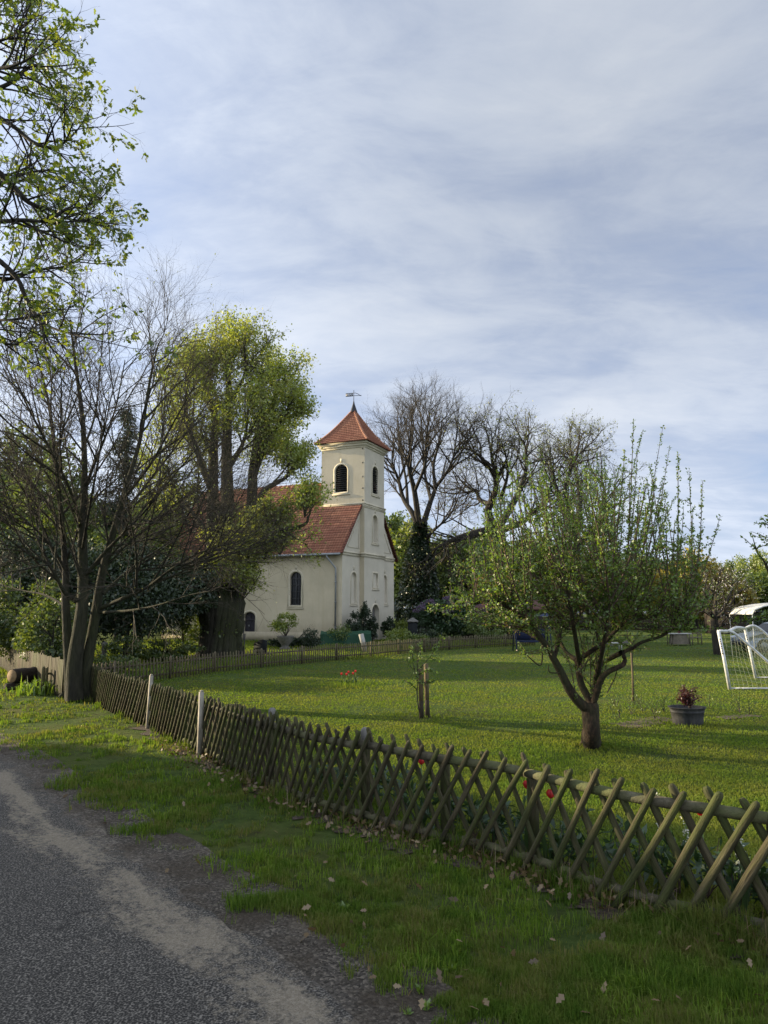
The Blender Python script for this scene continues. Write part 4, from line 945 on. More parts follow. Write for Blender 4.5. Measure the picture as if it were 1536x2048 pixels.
    for j in js[1:-1]:
        p = at(j) + Vector((0.085, 0.085, 0)); mb = MB()
        mb.tube([p - Z * 0.1, p + Z * 0.5, p + Z * 0.76, p + Z * 0.79], [0.05, 0.048, 0.048, 0.035], 9); mb.build('post', M['fence_wood'], f, True)
    for u in (534, 714):                                     # pale caps of two posts showing over the rail
        j = float(np.interp(u, uu, s)); p = at(j) + Vector((0.09, 0.1, 0)); mb = MB()
        mb.lathe(p, [(0.046, 0.78), (0.048, 0.90), (0.040, 0.925), (0.02, 0.94), (0, 0.941)], 10); mb.build('post_cap', M['post_cap'], f, True)
    return f
make_lattice()
for (u0, v0, u1, v1, lab) in ((403, 1384, 398, 1518, 'pale square post standing against the lattice fence, the nearer and taller of two'),
                              (303, 1351, 295, 1458, 'pale square post standing against the lattice fence, the farther one nearer the big tree')):
    b = G(u1, v1) ; t = P(u0, v0, b.y); mb = MB(); ax = (t - b).normalized(); w = 0.058
    ex = Vector((0.62, -0.78, 0)); ey = Vector((0.78, 0.62, 0))
    L_ = (t - b).length; mb.box(b + ax * (L_ / 2), (w, w, L_), (ex, ey, ax)); mb.box(b + ax * (L_ + 0.012), (w - 0.02, w - 0.02, 0.024), (ex, ey, ax))
    tag(mb.solo('fence_post', M['white_post'], b), lab, 'post')

# ------------------------------------------------------------------ picket fence
def make_pickets():
    f = thing('picket_fence', 'low weathered picket fence between the lawn and the churchyard', 'fence', PICKET[3])
    rnd = random.Random(6); c = catmull(PICKET, 30); s = [0]
    for i in range(1, len(c)): s.append(s[-1] + (c[i] - c[i - 1]).length)
    s = np.array(s); cx = np.array([p.x for p in c]); cy = np.array([p.y for p in c]); at = lambda t: Vector((np.interp(t, s, cx), np.interp(t, s, cy), 0))
    sec = 2.2; n = int(s[-1] / sec)
    for i in range(n):
        a, b = i * sec, (i + 1) * sec; pa, pb = at(a), at(b); d = (pb - pa).normalized(); nn = Vector((d.y, -d.x, 0)); mb = MB()
        m = 16
        for k in range(m):
            p = pa.lerp(pb, (k + 0.5) / m) + nn * 0.05; hz = 0.66 + rnd.uniform(-0.025, 0.03); w = 0.045 * rnd.uniform(0.85, 1.1); tilt = rnd.gauss(0, 0.018)
            ax = (Z + d * tilt).normalized()
            mb.prism([(-w / 2, 0.02), (w / 2, 0.02), (w / 2, hz - 0.04), (0, hz), (-w / 2, hz - 0.04)], d, ax, p, nn, 0.022)
        mb.build('picket_panel', M['picket_wood'], f)
        for z in (0.16, 0.50):
            mb = MB(); mb.bar(pa + Z * z + nn * 0.025, pb + Z * z + nn * 0.025, 0.045, 0.055); mb.build('rail', M['picket_wood'], f)
        mb = MB(); mb.tube([pa, pa + Z * 0.64, pa + Z * 0.69], [0.05, 0.048, 0.02], 8); mb.build('post', M['picket_wood'], f, True)
make_pickets()
# ------------------------------------------------------------------ board fence on the far left
def make_boards():
    f = thing('board_fence', 'brown fence of close upright boards beside the path on the left', 'fence', (-10, 20.5, 0)); rnd = random.Random(8)
    pts = [Vector((-7.75, 17.6, 0)), Vector((-9.3, 19.6, 0)), Vector((-11.2, 22.2, 0)), Vector((-13.6, 25.8, 0)), Vector((-17, 30.5, 0)), Vector((-22, 37, 0))]
    for i in range(len(pts) - 1):
        a, b = pts[i], pts[i + 1]; d = (b - a).normalized(); nn = Vector((-d.y, d.x, 0)); L_ = (b - a).length; k = int(L_ / 0.13); mb = MB()
        for q in range(k):
            p = a + d * (q + 0.5) * L_ / k; h = 0.92 + rnd.uniform(-0.03, 0.03)
            mb.box(p + Z * h / 2 + nn * (0.02 + rnd.uniform(0, 0.006)), (L_ / k - 0.008, 0.022, h), (d, nn, Z))
        mb.build('board_panel', M['board_wood'], f)
        mb = MB(); mb.tube([a - nn * 0.04, a - nn * 0.04 + Z * 1.0], 0.05, 8); mb.build('post', M['board_wood'], f, True)
        for z in (0.25, 0.72):
            mb = MB(); mb.bar(a + Z * z - nn * 0.02, b + Z * z - nn * 0.02, 0.05, 0.07); mb.build('rail', M['board_wood'], f)
make_boards()
for u, v0, v1, Y, w, lab in ((38, 1297, 1320, 23.0, 0.16, 'white letter box hung on the board fence, the larger right one'), (32, 1296, 1310, 24.4, 0.10, 'small white letter box hung on the board fence, the left one')):
    a, b = P(u, v0, Y), P(u, v1, Y); t = thing('letter_box', lab, 'letter box', (b.x, b.y, b.z)); mb = MB(); hh = a.z - b.z; d = Vector((0.6, -0.8, 0)); nn = Vector((0.8, 0.6, 0)) * -1
    mb.box((a + b) / 2, (w * 1.2, 0.12, hh), (d, nn, Z)); mb.build('box_body', M['box_white'], t)
    mb = MB(); mb.bar((a + b) / 2 + Z * (hh / 2 + 0.015) - d * w * 0.65, (a + b) / 2 + Z * (hh / 2 + 0.015) + d * w * 0.65, 0.16, 0.03); mb.build('lid', M['frame'], t)
# sawn log lying by the board fence
a, b = P(24, 1352, 19.2), P(70, 1352, 19.9); t = thing('log', 'dark sawn log with a pale cut end lying by the board fence', 'log', ((a.x + b.x) / 2, (a.y + b.y) / 2, 0))
a.z = b.z = 0.36; mb = MB(); rr = random.Random(3)
mb.tube([a.lerp(b, k / 8) for k in range(9)], [0.19 * rr.uniform(0.94, 1.06) for _ in range(9)], 12); mb.build('log_trunk', M['log_bark'], t, True)
mb = MB(); d = (b - a).normalized(); mb.tube([a - d * 0.004, a - d * 0.012], [0.17, 0.165], 12); mb.build('cut_end', M['log_cut'], t)
for q in (0.15, 0.8):
    p = a.lerp(b, q); mb = MB(); mb.tube([Vector((p.x - 0.1, p.y - 0.25, 0.09)), Vector((p.x + 0.1, p.y + 0.25, 0.09))], 0.1, 10); mb.build('support_log', M['log_bark'], t, True)

# ================================================================== TREES
rnd = random.Random(21); rng = np.random.default_rng(21)
# ---------- many-stemmed bare tree on the verge
def bare_tree():
    Y = 17.0; T = Tubes(); D0 = {}
    def Q(u, v, dy=0): return P(u, v, Y + dy)
    prm = dict(max=4, seg=[6, 7, 5, 4, 3], wig=[.06, .07, .09, .10, .12], up=[.02, .035, .03, .03, .03], sides=[10, 6, 4, 3, 3], n=[0, 7, 7, 5, 3], t0=[.2, .2, .2, .15, .2],
               ang=[40, 35, 36, 38, 40], len=[4, 3.2, 1.85, 1.0, 0.5], rad=[.1, .028, .012, .0065, .0042], tip=0.32, apex=0.4, leaf_from=3)
    base = G(152, 1394); base.z = 0
    stems = [([Q(141, 1398), Q(137, 1319, .05), Q(131, 1200, .1), Q(131, 1141, .15), Q(124, 1050, .2), Q(112, 930, .3), Q(96, 800, .4), Q(70, 700, .5)], .135, .018, 8),
             ([Q(150, 1400, -.1), Q(149, 1330, -.1), Q(160, 1250, -.15), Q(166, 1180, -.1), Q(165, 1060, -.05), Q(169, 977), Q(166, 850), Q(150, 720, -.1), Q(140, 640, -.2)], .215, .018, 9),
             ([Q(166, 1398, .1), Q(174, 1330, .1), Q(189, 1240, .1), Q(206, 1140, .15), Q(232, 1046, .2), Q(252, 975, .3), Q(280, 880, .5), Q(300, 760, .6), Q(316, 690, .7)], .16, .018, 9)]
    for pts, r0, r1, n in stems: limb(T, rnd, pts, r0, r1, 12, prm, n + 5, 1, 0.34)
    limbs = [([(161, 1203, -.1), (131, 1188, -.5), (113, 1155, -.8), (92, 1125, -1.1), (60, 1110, -1.5), (5, 1070, -2.0), (-60, 1040, -2.4)], .085, 12),
             ([(202, 1216, .1), (246, 1197, -.3), (295, 1174, -.8), (340, 1140, -1.2), (400, 1105, -1.5), (470, 1085, -1.7)], .085, 14),
             ([(169, 1153, -.1), (205, 1110, -.4), (246, 1067, -.7), (290, 1022, -1.0), (340, 960, -1.3), (400, 890, -1.5)], .075, 14),
             ([(206, 1188, .1), (232, 1163, .4), (262, 1137, .8), (300, 1110, 1.1), (380, 1060, 1.6), (460, 1030, 2.0)], .065, 14),
             ([(126, 1060, .2), (90, 1000, .6), (40, 940, 1.0), (-20, 870, 1.4)], .07, 11), ([(131, 1141, .1), (100, 1090, -.4), (50, 1040, -.8), (-20, 990, -1.3)], .06, 11),
             ([(169, 977, 0), (200, 900, -.5), (230, 820, -.9), (250, 720, -1.2)], .06, 10), ([(165, 1060, -.05), (140, 980, -.6), (90, 880, -1.2), (40, 780, -1.8), (10, 690, -2)], .07, 12),
             ([(166, 900, 0), (190, 830, .6), (200, 740, .9), (206, 660, 1)], .05, 9), ([(232, 1046, .2), (300, 960, .9), (370, 870, 1.4), (420, 800, 1.7)], .065, 12),
             ([(245, 1000, .2), (300, 930, -.3), (350, 840, -.7), (390, 770, -1)], .055, 11), ([(112, 930, .3), (80, 850, .9), (60, 760, 1.3), (52, 700, 1.5)], .045, 9),
             ([(200, 1225, .1), (250, 1222, -.9), (310, 1212, -1.6), (380, 1190, -2.1), (440, 1180, -2.4)], .05, 9), ([(135, 1215, .1), (90, 1190, .8), (40, 1180, 1.4), (-30, 1160, 2)], .05, 9),
             ([(190, 1130, .1), (260, 1085, 1.2), (350, 1010, 2.2), (430, 960, 3)], .06, 13), ([(165, 1100, -.1), (180, 1010, -1.2), (200, 900, -2.2), (215, 800, -3)], .055, 11), ([(166, 1100, 0), (150, 1000, 1.4), (130, 880, 2.5), (120, 770, 3.2)], .055, 11)]
    for l, r, n in limbs: limb(T, rnd, [Q(*q) for q in l], r * .72, 0.010, 8, prm, n, 2 if r < .06 else 1, 0.25)
    mb = [] 
    for k in range(7):                                        # root flare
        a = k * 0.9; T.add([tuple(base + Vector((math.cos(a) * .10, math.sin(a) * .10, .5))), tuple(base + Vector((math.cos(a) * .22, math.sin(a) * .2, .14))), tuple(base + Vector((math.cos(a) * .42, math.sin(a) * .36, -.05)))], [.10, .10, .04], 8)
    t = tree_obj('bare_tree', 'big bare tree with several grey stems rising from one foot on the verge', 'tree', base, T, M['bark_grey'], twig=M['twig'])
    Pp, D = along(rng, T.leafy, 2600); V, Fc = leaves(rng, Pp, D, np.full(len(Pp), 0.05)); part('buds', V, Fc, M['leaf_bud'], t)
bare_tree()
# ---------- old linden in the churchyard
def linden():
    Y = 32.0; T = Tubes(); Q = lambda u, v, dy=0: P(455 + (u - 455) * (.90 if v < 1100 else 1), v + max(0, 900 - v) * .20, Y + dy)
    base = Vector((P(440, 1300, Y).x, Y, 0))
    prm = dict(max=4, seg=[6, 6, 5, 4, 3], wig=[.06, .08, .10, .12, .14], up=[.03, .05, .05, .05, .04], sides=[10, 6, 4, 3, 3], n=[0, 5, 5, 4, 2], t0=[.2, .2, .2, .2, .2],
               ang=[40, 34, 40, 45, 45], len=[4, 2.1, 1.25, 0.75, 0.4], rad=[.1, .05, .02, .010, .005], tip=0.35, apex=0.35, leaf_from=3)
    tr = [Vector((base.x, Y, z)) for z in (-.1, 0.5, 1.2)] + [Q(436, 1222), Q(438, 1190)]
    rr = random.Random(2)
    T.add([tuple(p) for p in catmull(tr, 3)], [1.05, .92, .82, .78, .75, .76, .80, .84, .88, .85, .80, .72, .68], 18)
    for k in range(22):                                       # burrs and ribs of the hollow trunk
        a = k * .2856 * 1.0; rad = rr.uniform(.60, .70)
        f = lambda z, r_: tuple(base + Vector((math.cos(a + .12 * z) * r_, math.sin(a + .12 * z) * r_, z)))
        T.add([f(-.1, rad + .32), f(.35, rad + .16), f(.9, rad + .06), f(1.6, rad + .10), f(2.3, rad + .16), f(2.9, rad + .02)], [.16, .17, .17, rr.uniform(.16, .22), rr.uniform(.18, .27), .12], 8)
        if k % 3: continue
        z = rr.uniform(1.2, 2.7)
        p = base + Vector((math.cos(a) * rad, math.sin(a) * rad, z)); q = p + Vector((math.cos(a) * .12, math.sin(a) * .12, .0))
        T.add([tuple(p + Vector((0, 0, .5))), tuple(q + Vector((0, 0, .15))), tuple(q - Vector((0, 0, .2))), tuple(p - Vector((0, 0, .7)))], [.06, rr.uniform(.16, .3), rr.uniform(.14, .26), .08], 7)
    stems = [([Q(428, 1200, .2), Q(424, 1120, .2), Q(422, 1010, .3), Q(424, 900, .2), Q(428, 820, .1), Q(412, 760, 0), Q(405, 720)], .42, .05, 12),
             ([Q(448, 1195), Q(455, 1110), Q(455, 1000, -.2), Q(453, 880, -.3), Q(459, 770, -.2), Q(455, 690), Q(458, 645)], .48, .04, 15),
             ([Q(462, 1190, .3), Q(490, 1100, .5), Q(508, 1020, .6), Q(513, 930, .6), Q(528, 820, .5), Q(533, 740, .5), Q(525, 690, .5)], .42, .045, 13),
             ([Q(505, 1060, .5), Q(530, 990, -.3), Q(565, 965, -.6), Q(580, 958, -.6), Q(592, 950, -.5)], .18, .05, 3),
             ([Q(510, 960, .6), Q(545, 870, .2), Q(558, 850, .0), Q(570, 830)], .17, .035, 10), ([Q(460, 930, -.2), Q(488, 887, -1), Q(500, 830, -1.5)], .16, .04, 7),
             ([Q(455, 1060, -.2), Q(410, 960, -1.0), Q(380, 880, -1.4), Q(362, 800, -1.5), Q(366, 745, -1.5)], .20, .035, 12), ([Q(424, 1000, .3), Q(390, 900, 1.2), Q(352, 830, 1.8)], .16, .035, 10),
             ([Q(500, 1070, .5), Q(560, 1060, -1.2), Q(605, 1056, -1.8), Q(630, 1046, -2), Q(634, 1032, -2)], .12, .05, 2),
             ([Q(528, 850, .5), Q(560, 780, 1.4), Q(575, 740, 1.8)], .15, .035, 9), ([Q(455, 800, -.2), Q(490, 720, -1), Q(500, 680, -1.3)], .12, .03, 8), ([Q(457, 830, -.2), Q(420, 740, .9), Q(415, 690, 1.2)], .12, .03, 8),
             ([Q(424, 1080, .2), Q(380, 1030, 1), Q(340, 980, 1.6), Q(320, 930, 2)], .15, .035, 9), ([Q(513, 920, .6), Q(540, 905, 1.6), Q(558, 880, 2.2)], .14, .035, 9)]
    for pts, r0, r1, n in stems: limb(T, rnd, pts, r0, r1, 10, prm, n, 1, 0.42 if r0 > .3 else .25)
    prm2 = dict(prm, len=[4, 1.9, 1.0, .5, .3], up=[.03, .13, .10, .06, .04], n=[0, 6, 6, 5, 3], rad=[.1, .03, .016, .009, .006])
    for u, v, dy in ((592, 950, -.5), (626, 1034, -2), (470, 1190, -.8), (480, 1150, -.6), (500, 1080, -.4), (430, 1180, -.9), (452, 1120, -.7), (520, 1090, -1.2), (550, 1060, -1.3), (485, 1200, -.9), (505, 1140, -.8), (530, 1120, -.9), (560, 1110, -1)):
        p = Q(u, v, dy)
        for k in range(7): grow(T, rnd, p, (rnd.gauss(.2, .5), rnd.gauss(-.1, .5), rnd.uniform(.5, 1.1)), rnd.uniform(.8, 1.7), .03, 1, dict(prm2, n=[0, 6, 5, 4, 3], len=[4, 1.2, .65, .4, .25]))
    t = tree_obj('linden_tree', 'tall old linden with a burred trunk and fresh yellow-green leaves before the church', 'tree', base, T, M['bark_grey'], twig=M['twig'])
    Pp, D = along(rng, T.leafy, 66000, 0.13); k = (Pp[:, 2] > 7.0) | (rng.random(len(Pp)) < 0.85); Pp, D = Pp[k], D[k]
    V, Fc = leaves(rng, Pp, D, np.full(len(Pp), 0.13), LEAF, 0.3, 0.3, 0.25); part('crown', V, Fc, M['leaf_linden'], t)
    n = 700; a = rng.uniform(0, 6.28, n); z = rng.uniform(0.9, 3.6, n); Pp = np.stack([base.x + np.cos(a) * .86, base.y + np.sin(a) * .86, z], 1)
    V, Fc = leaves(rng, Pp, np.stack([np.cos(a), np.sin(a), np.zeros(n)], 1), np.full(n, 0.14)); part('trunk_shoots', V, Fc, M['leaf_hedge'], t)
linden()
# ---------- tall bare tree with an ivy-clad foot, right of the church
def ivy_tree():
    Y = 56.0; T = Tubes(); Q = lambda u, v, dy=0: P(u, v, Y + dy); base = Vector((P(841, 1250, Y).x, Y, 0))
    prm = dict(max=4, seg=[6, 7, 6, 5, 3], wig=[.06, .09, .11, .12, .12], up=[.03, .05, .05, .05, .05], sides=[10, 6, 4, 3, 3], n=[0, 5, 5, 4, 3], t0=[.2, .25, .25, .2, .2],
               ang=[40, 33, 36, 38, 40], len=[4, 4.2, 2.5, 1.5, .8], rad=[.1, .08, .032, .013, .008], tip=0.35, apex=0.35, leaf_from=3)
    T.add([tuple(p) for p in catmull([Vector((base.x, Y, -.1)), Q(841, 1180), Q(842, 1110), Q(841, 1055)], 4)], [.75 - .03 * i for i in range(13)], 12)
    for pts, r0, n in (([(840, 1060), (826, 1028), (807, 998, 1), (797, 960, 1.5), (786, 935, 1.6), (770, 915, 1.6)], .30, 15), ([(838, 1050), (829, 983, -1), (818, 936, -1.8), (820, 895, -2), (828, 850, -2)], .28, 14),
                       ([(843, 1052), (849, 1040), (862, 1000, .8), (870, 975, 1.2), (867, 930, 1.6), (880, 880, 2), (884, 840, 2)], .30, 15), ([(852, 1080), (866, 1062, -1), (880, 1050, -1.6), (900, 1030, -2.2), (915, 1000, -2.5)], .14, 10),
                       ([(870, 975, 1.2), (890, 950, -1), (905, 920, -2), (912, 880, -2.5)], .16, 11), ([(829, 983, -1), (850, 930, -3), (852, 880, -3.6), (858, 840, -4)], .16, 11), ([(815, 1010, .5), (812, 960, 3), (800, 900, 4), (798, 860, 4)], .15, 11), ([(862, 1000, .8), (850, 950, 3), (846, 890, 4), (842, 850, 4)], .16, 11)):
        limb(T, rnd, [Q(*q) for q in pts], r0, .045, 8, prm, n, 1, .3)
    t = tree_obj('bare_tree', 'tall bare tree right of the church tower, its foot wrapped in dark ivy', 'tree', base, T, M['bark_dark'], twig=M['twig'])
    n = 15000; v = rng.uniform(1045, 1255, n); hw = np.interp(v, [1045, 1090, 1130, 1180, 1220, 1255], [10, 17, 30, 40, 48, 50]); cu = np.interp(v, [1045, 1130, 1255], [841, 838, 834])
    rad = hw / F * Y; a = rng.uniform(0, 6.28, n); rr = rad * rng.uniform(.55, 1.0, n) ** .5 * (0.78 + .3 * vnoise(31, a * 1.5 + 20, v / 16, 1.0))
    xs = (cu - 768) / F * Y + np.cos(a) * rr; zs_ = np.array([P(800, q, Y).z for q in v[:1]])[0] + (v[0] - v) / F * Y; Pp = np.stack([xs, Y + np.sin(a) * rr, np.maximum(zs_, 0.05)], 1)
    V, Fc = leaves(rng, Pp, np.stack([np.cos(a), np.sin(a), -.3 * np.ones(n)], 1), np.full(n, 0.24), LEAF, .8, .4, .3); part('ivy', V, Fc, M['leaf_ivy'], t)
ivy_tree()
# ---------- spreading bare oaks behind
def oak_far(name, lab, Y, limbs, trunk, r0, leafn=3500):
    T = Tubes(); Q = lambda u, v, dy=0: P(u, v, Y + dy); base = Vector((P(trunk[0][0], 1240, Y).x, Y, 0))
    prm = dict(max=4, seg=[6, 7, 6, 5, 3], wig=[.06, .13, .15, .15, .15], up=[.02, .03, .03, .03, .03], sides=[10, 6, 4, 3, 3], n=[0, 5, 5, 4, 3], t0=[.2, .2, .2, .2, .2],
               ang=[40, 44, 46, 48, 48], len=[4, 3.9, 2.3, 1.3, .7], rad=[.1, .08, .032, .013, .008], tip=0.35, apex=0.35, leaf_from=3)
    pts = catmull([base - Z * .1] + [Q(*q) for q in trunk], 4); T.add([tuple(p) for p in pts], [r0 * (1 - .35 * i / (len(pts) - 1)) for i in range(len(pts))], 12)
    for l, r, n in limbs: limb(T, rnd, [Q(*q) for q in l], r, .05, 8, prm, n, 1, .2)
    t = tree_obj('bare_tree', lab, 'tree', base, T, M['bark_dark'], twig=M['twig'])
    Pp, D = along(rng, T.leafy, leafn, .05); V, Fc = leaves(rng, Pp, D, np.full(len(Pp), 0.16)); part('buds', V, Fc, M['leaf_bud'], t)
oak_far('bare_tree', 'crooked old oak with just-opening leaves leaning behind the ivy-clad tree', 58, [
    ([(990, 1060), (940, 1070, -1), (900, 1082, -2), (866, 1100, -3)], .5, 14), ([(985, 1050), (976, 1020), (990, 985, -.5), (992, 950, -1), (983, 915, -1.2), (985, 875, -1)], .42, 18),
    ([(985, 1010), (960, 1000, 2), (952, 980, 2.5), (935, 985, 3), (915, 975, 3.4)], .26, 12), ([(992, 960), (975, 930, -2), (950, 905, -3), (925, 895, -3)], .2, 12),
    ([(1000, 1050), (1030, 1000, 2), (1050, 950, 3), (1052, 905, 3), (1046, 880, 3)], .36, 16), ([(1005, 1060), (1050, 1040, -2), (1090, 1000, -3), (1110, 950, -4)], .34, 15), ([(1000, 1000), (1015, 950, -1), (1010, 900, -2)], .2, 11)], [(1005, 1200), (1002, 1120), (996, 1050)], .8)
oak_far('bare_tree', 'broad bare tree half hidden behind the apple tree, farther right than the crooked oak', 66, [
    ([(1150, 1080), (1120, 1000), (1105, 950), (1100, 905)], .42, 16), ([(1152, 1080), (1160, 1000, 2), (1150, 940, 3), (1140, 895, 3)], .42, 16), ([(1155, 1090), (1200, 1040, -2), (1210, 990, -3), (1200, 950, -3)], .38, 14), ([(1150, 1050), (1130, 980, -3), (1150, 920, -4), (1170, 900, -4)], .3, 14)], [(1152, 1180), (1150, 1090)], .7)

# ---------- apple tree on the lawn
def apple():
    Y = 11.2; T = Tubes(); Q = lambda u, v, dy=0: P(u, v, Y + dy); base = G(1183, 1492); base.z = 0
    T.add([tuple(p) for p in catmull([base - Z * .05, Q(1183, 1465), Q(1181, 1430), Q(1179, 1405)], 4)], [.145, .138, .134, .132, .130, .128, .128, .128, .130, .134, .136, .13, .115], 14)
    for k in range(6):
        a = k * 1.05; T.add([tuple(base + Vector((math.cos(a) * .08, math.sin(a) * .08, .25))), tuple(base + Vector((math.cos(a) * .11, math.sin(a) * .11, .06))), tuple(base + Vector((math.cos(a) * .20, math.sin(a) * .18, -.04)))], [.065, .055, .02], 7)
    scaf = [([(1176, 1420), (1157, 1403, -.1), (1140, 1381, -.2), (1125, 1351, -.3), (1107, 1317, -.4), (1087, 1284, -.5), (1064, 1256, -.6), (1021, 1217, -.7), (975, 1203, -.8), (925, 1215, -.8)], .105, .02),
            ([(1181, 1410), (1175, 1393, .05), (1162, 1367, .1), (1157, 1335, .15), (1154, 1318, .15)], .075, .06), ([(1154, 1320, .15), (1141, 1312, .3), (1128, 1298, .5), (1110, 1256, .9), (1090, 1200, 1.2)], .055, .02),
            ([(1155, 1322, .15), (1163, 1316, 0), (1183, 1302, -.2), (1210, 1284, -.4), (1243, 1251, -.6), (1277, 1239, -.7), (1324, 1231, -.8)], .055, .022),
            ([(1184, 1410), (1188, 1389, .2), (1192, 1355, .35), (1196, 1321, .5), (1198, 1290, .6), (1193, 1262, .8), (1175, 1226, 1.0), (1150, 1180, 1.2)], .075, .02),
            ([(1186, 1412), (1200, 1364, -.2), (1212, 1347, -.3), (1230, 1337, -.4), (1245, 1330, -.4), (1250, 1320, -.4), (1247, 1305, -.4), (1265, 1296, -.45), (1285, 1284, -.5), (1324, 1272, -.6), (1347, 1258, -.7), (1384, 1259, -.8)], .06, .018),
            ([(1196, 1330, .5), (1222, 1316, .2), (1243, 1305, -.2)], .045, .05), ([(1107, 1317, -.4), (1120, 1270, 0), (1118, 1230, .4), (1110, 1180, .7)], .05, .018), ([(1087, 1284, -.5), (1060, 1268, 0), (1030, 1250, .3), (1005, 1210, .5), (975, 1180, .6)], .04, .016),
            ([(1195, 1300, .6), (1225, 1250, 1.0), (1245, 1200, 1.3), (1255, 1150, 1.4)], .05, .018), ([(1160, 1335, .15), (1150, 1270, -.6), (1140, 1210, -1.0), (1130, 1160, -1.2)], .05, .018), ([(1190, 1370, .3), (1205, 1300, -.7), (1215, 1240, -1.1), (1222, 1180, -1.3)], .05, .018),
            ([(1340, 1260, -.7), (1352, 1235, -.7), (1362, 1205, -.75)], .028, .015), ([(1085, 1290, -.5), (1082, 1330, -.7), (1062, 1318, -.8), (1050, 1306, -.9)], .016, .008), ([(1125, 1345, -.3), (1100, 1345, -.6), (1097, 1330, -.7)], .014, .007)]
    polys = []
    for pts, r0, r1 in scaf:
        c = catmull([Q(*q) for q in pts], 4); n = len(c) - 1; T.add([tuple(x) for x in c], [(r0 + (r1 - r0) * i / n) * (.80 if i else .95) for i in range(n + 1)], 9); polys.append(c)
    ups = [p for c in polys for p in c if p.z > 1.85]
    tips = [(1267, 841), (1286, 860), (1326, 852), (1339, 892), (1356, 907), (1378, 940), (1405, 961), (1386, 1014), (1405, 1053), (1441, 1031), (1209, 910), (1196, 905), (1183, 940), (1162, 912), (1145, 912), (1128, 918), (1081, 893), (1042, 893), (1017, 922), (995, 940),
            (1102, 931), (974, 1046), (935, 1059), (905, 1119), (901, 1162), (1060, 920), (1030, 960), (1240, 930), (1250, 900), (1300, 930), (1310, 960), (1330, 980), (1275, 900), (1225, 950), (1170, 950), (1115, 945), (1350, 1040), (1430, 1140), (920, 1200), (950, 1100), (1385, 1100), (1010, 980), (965, 1010), (1360, 1090), (1420, 1210)]
    env_u = np.array([895, 935, 975, 1000, 1040, 1085, 1130, 1165, 1200, 1250, 1290, 1330, 1370, 1410, 1440]); env_v = np.array([1140, 1060, 1010, 960, 925, 920, 930, 925, 930, 925, 930, 960, 1010, 1080, 1130])
    shoots = [(u, v, rnd.gauss(0, .55), True) for u, v in tips]
    for k in range(150):
        u = rnd.uniform(905, 1400) if k % 3 else rnd.gauss(1120, 90); v = np.interp(u, env_u, env_v) + abs(rnd.gauss(0, 75)) + 5
        shoots.append((u, float(v), rnd.gauss(0, 1.15), False))
    leafy, low = [], []
    for u, v, dy, main in shoots:
        tip = Q(u, v, dy); best = None
        for p in rnd.sample(ups, min(26, len(ups))):           # start from the scaffold point that lets the shoot rise steeply
            d = tip - p; h = math.hypot(d.x, d.y)
            if d.z < .25: continue
            cst = abs(h / d.z - .33) + .12 * abs(d.length - 1.7) + (.6 if (tip.x - base.x) * d.x < -0.05 else 0)
            if best is None or cst < best[0]: best = (cst, p)
        if not best: continue
        p = best[1]; m = p.lerp(tip, .45) + Vector((rnd.gauss(0, .05), rnd.gauss(0, .05), -.08)) + (Vector((tip.x - p.x, tip.y - p.y, 0)) * .08)
        c = catmull([p, m, tip], 4); r0 = rnd.uniform(.012, .02); n = len(c) - 1
        T.add([tuple(x) for x in c], [r0 * (1 - .78 * i / n) for i in range(n + 1)], 4); leafy.append([tuple(x) for x in c])
        for j in range(int((tip - p).length * 4.5)):              # short side spurs
            x = rnd.uniform(.12, .8) * n; i = int(x); q = c[i].lerp(c[i + 1], x - i); L_ = rnd.uniform(.12, .42) * (1 - .5 * x / n)
            d = unit((rnd.gauss(0, 1), rnd.gauss(0, 1), rnd.uniform(.1, .9))); e = q + Vector(d) * L_
            seg = [tuple(q), tuple(q.lerp(e, .5) + Vector((0, 0, .02))), tuple(e)]; T.add(seg, [.006, .005, .003], 3); leafy.append(seg)
    for c in polys:
        for j in range(int(len(c) * 1.6)):
            i = rnd.randrange(1, len(c)); q = c[i]
            if q.z < 1.5 or (q.z < 1.8 and rnd.random() < .5): continue
            d = unit((rnd.gauss(0, 1), rnd.gauss(0, 1), rnd.uniform(-.2, 1))); L_ = rnd.uniform(.15, .6); e = q + Vector(d) * L_
            seg = [tuple(q), tuple(q.lerp(e, .5)), tuple(e)]; T.add(seg, [.008, .006, .003], 3); leafy.append(seg)
            if q.z < 2.6: low.append(seg)
    for j in range(16):                                       # thin shoots round the fork
        q = Q(rnd.uniform(1150, 1215), rnd.uniform(1330, 1400), rnd.uniform(-.3, .4)); e = q + Vector((rnd.gauss(.1, .2), rnd.gauss(0, .2), rnd.uniform(.4, .9)))
        seg = [tuple(q), tuple(q.lerp(e, .5) + Vector((.03, 0, 0))), tuple(e)]; T.add(seg, [.010, .008, .004], 4); leafy.append(seg)
    t = tree_obj('apple_tree', 'low branched apple tree with many upright leafy shoots on the lawn', 'tree', base, T, M['bark_apple'], twig=M['twig_red'])
    Pp, D = along(rng, leafy, 58000, .014); V, Fc = leaves(rng, Pp, D, np.full(len(Pp), 0.043), LEAF, .55, .35); part('crown', V, Fc, M['leaf_apple'], t)
    lowl = [l for l in leafy if l[0][2] < 3.1]; Pp, D = along(rng, lowl, 9000, .035)
    k = rng.random(len(Pp)) < np.clip(1.15 - (Pp[:, 0] - base.x + 1.0) * .30, .15, 1) * np.clip((3.4 - Pp[:, 2]) / 1.0, 0, 1); Pp, D = Pp[k], D[k]
    V, Fc = leaves(rng, Pp, D, np.full(len(Pp), 0.035), LEAF, .3, .3); part('faded_blossom', V, Fc, M['leaf_faded'], t)
apple()

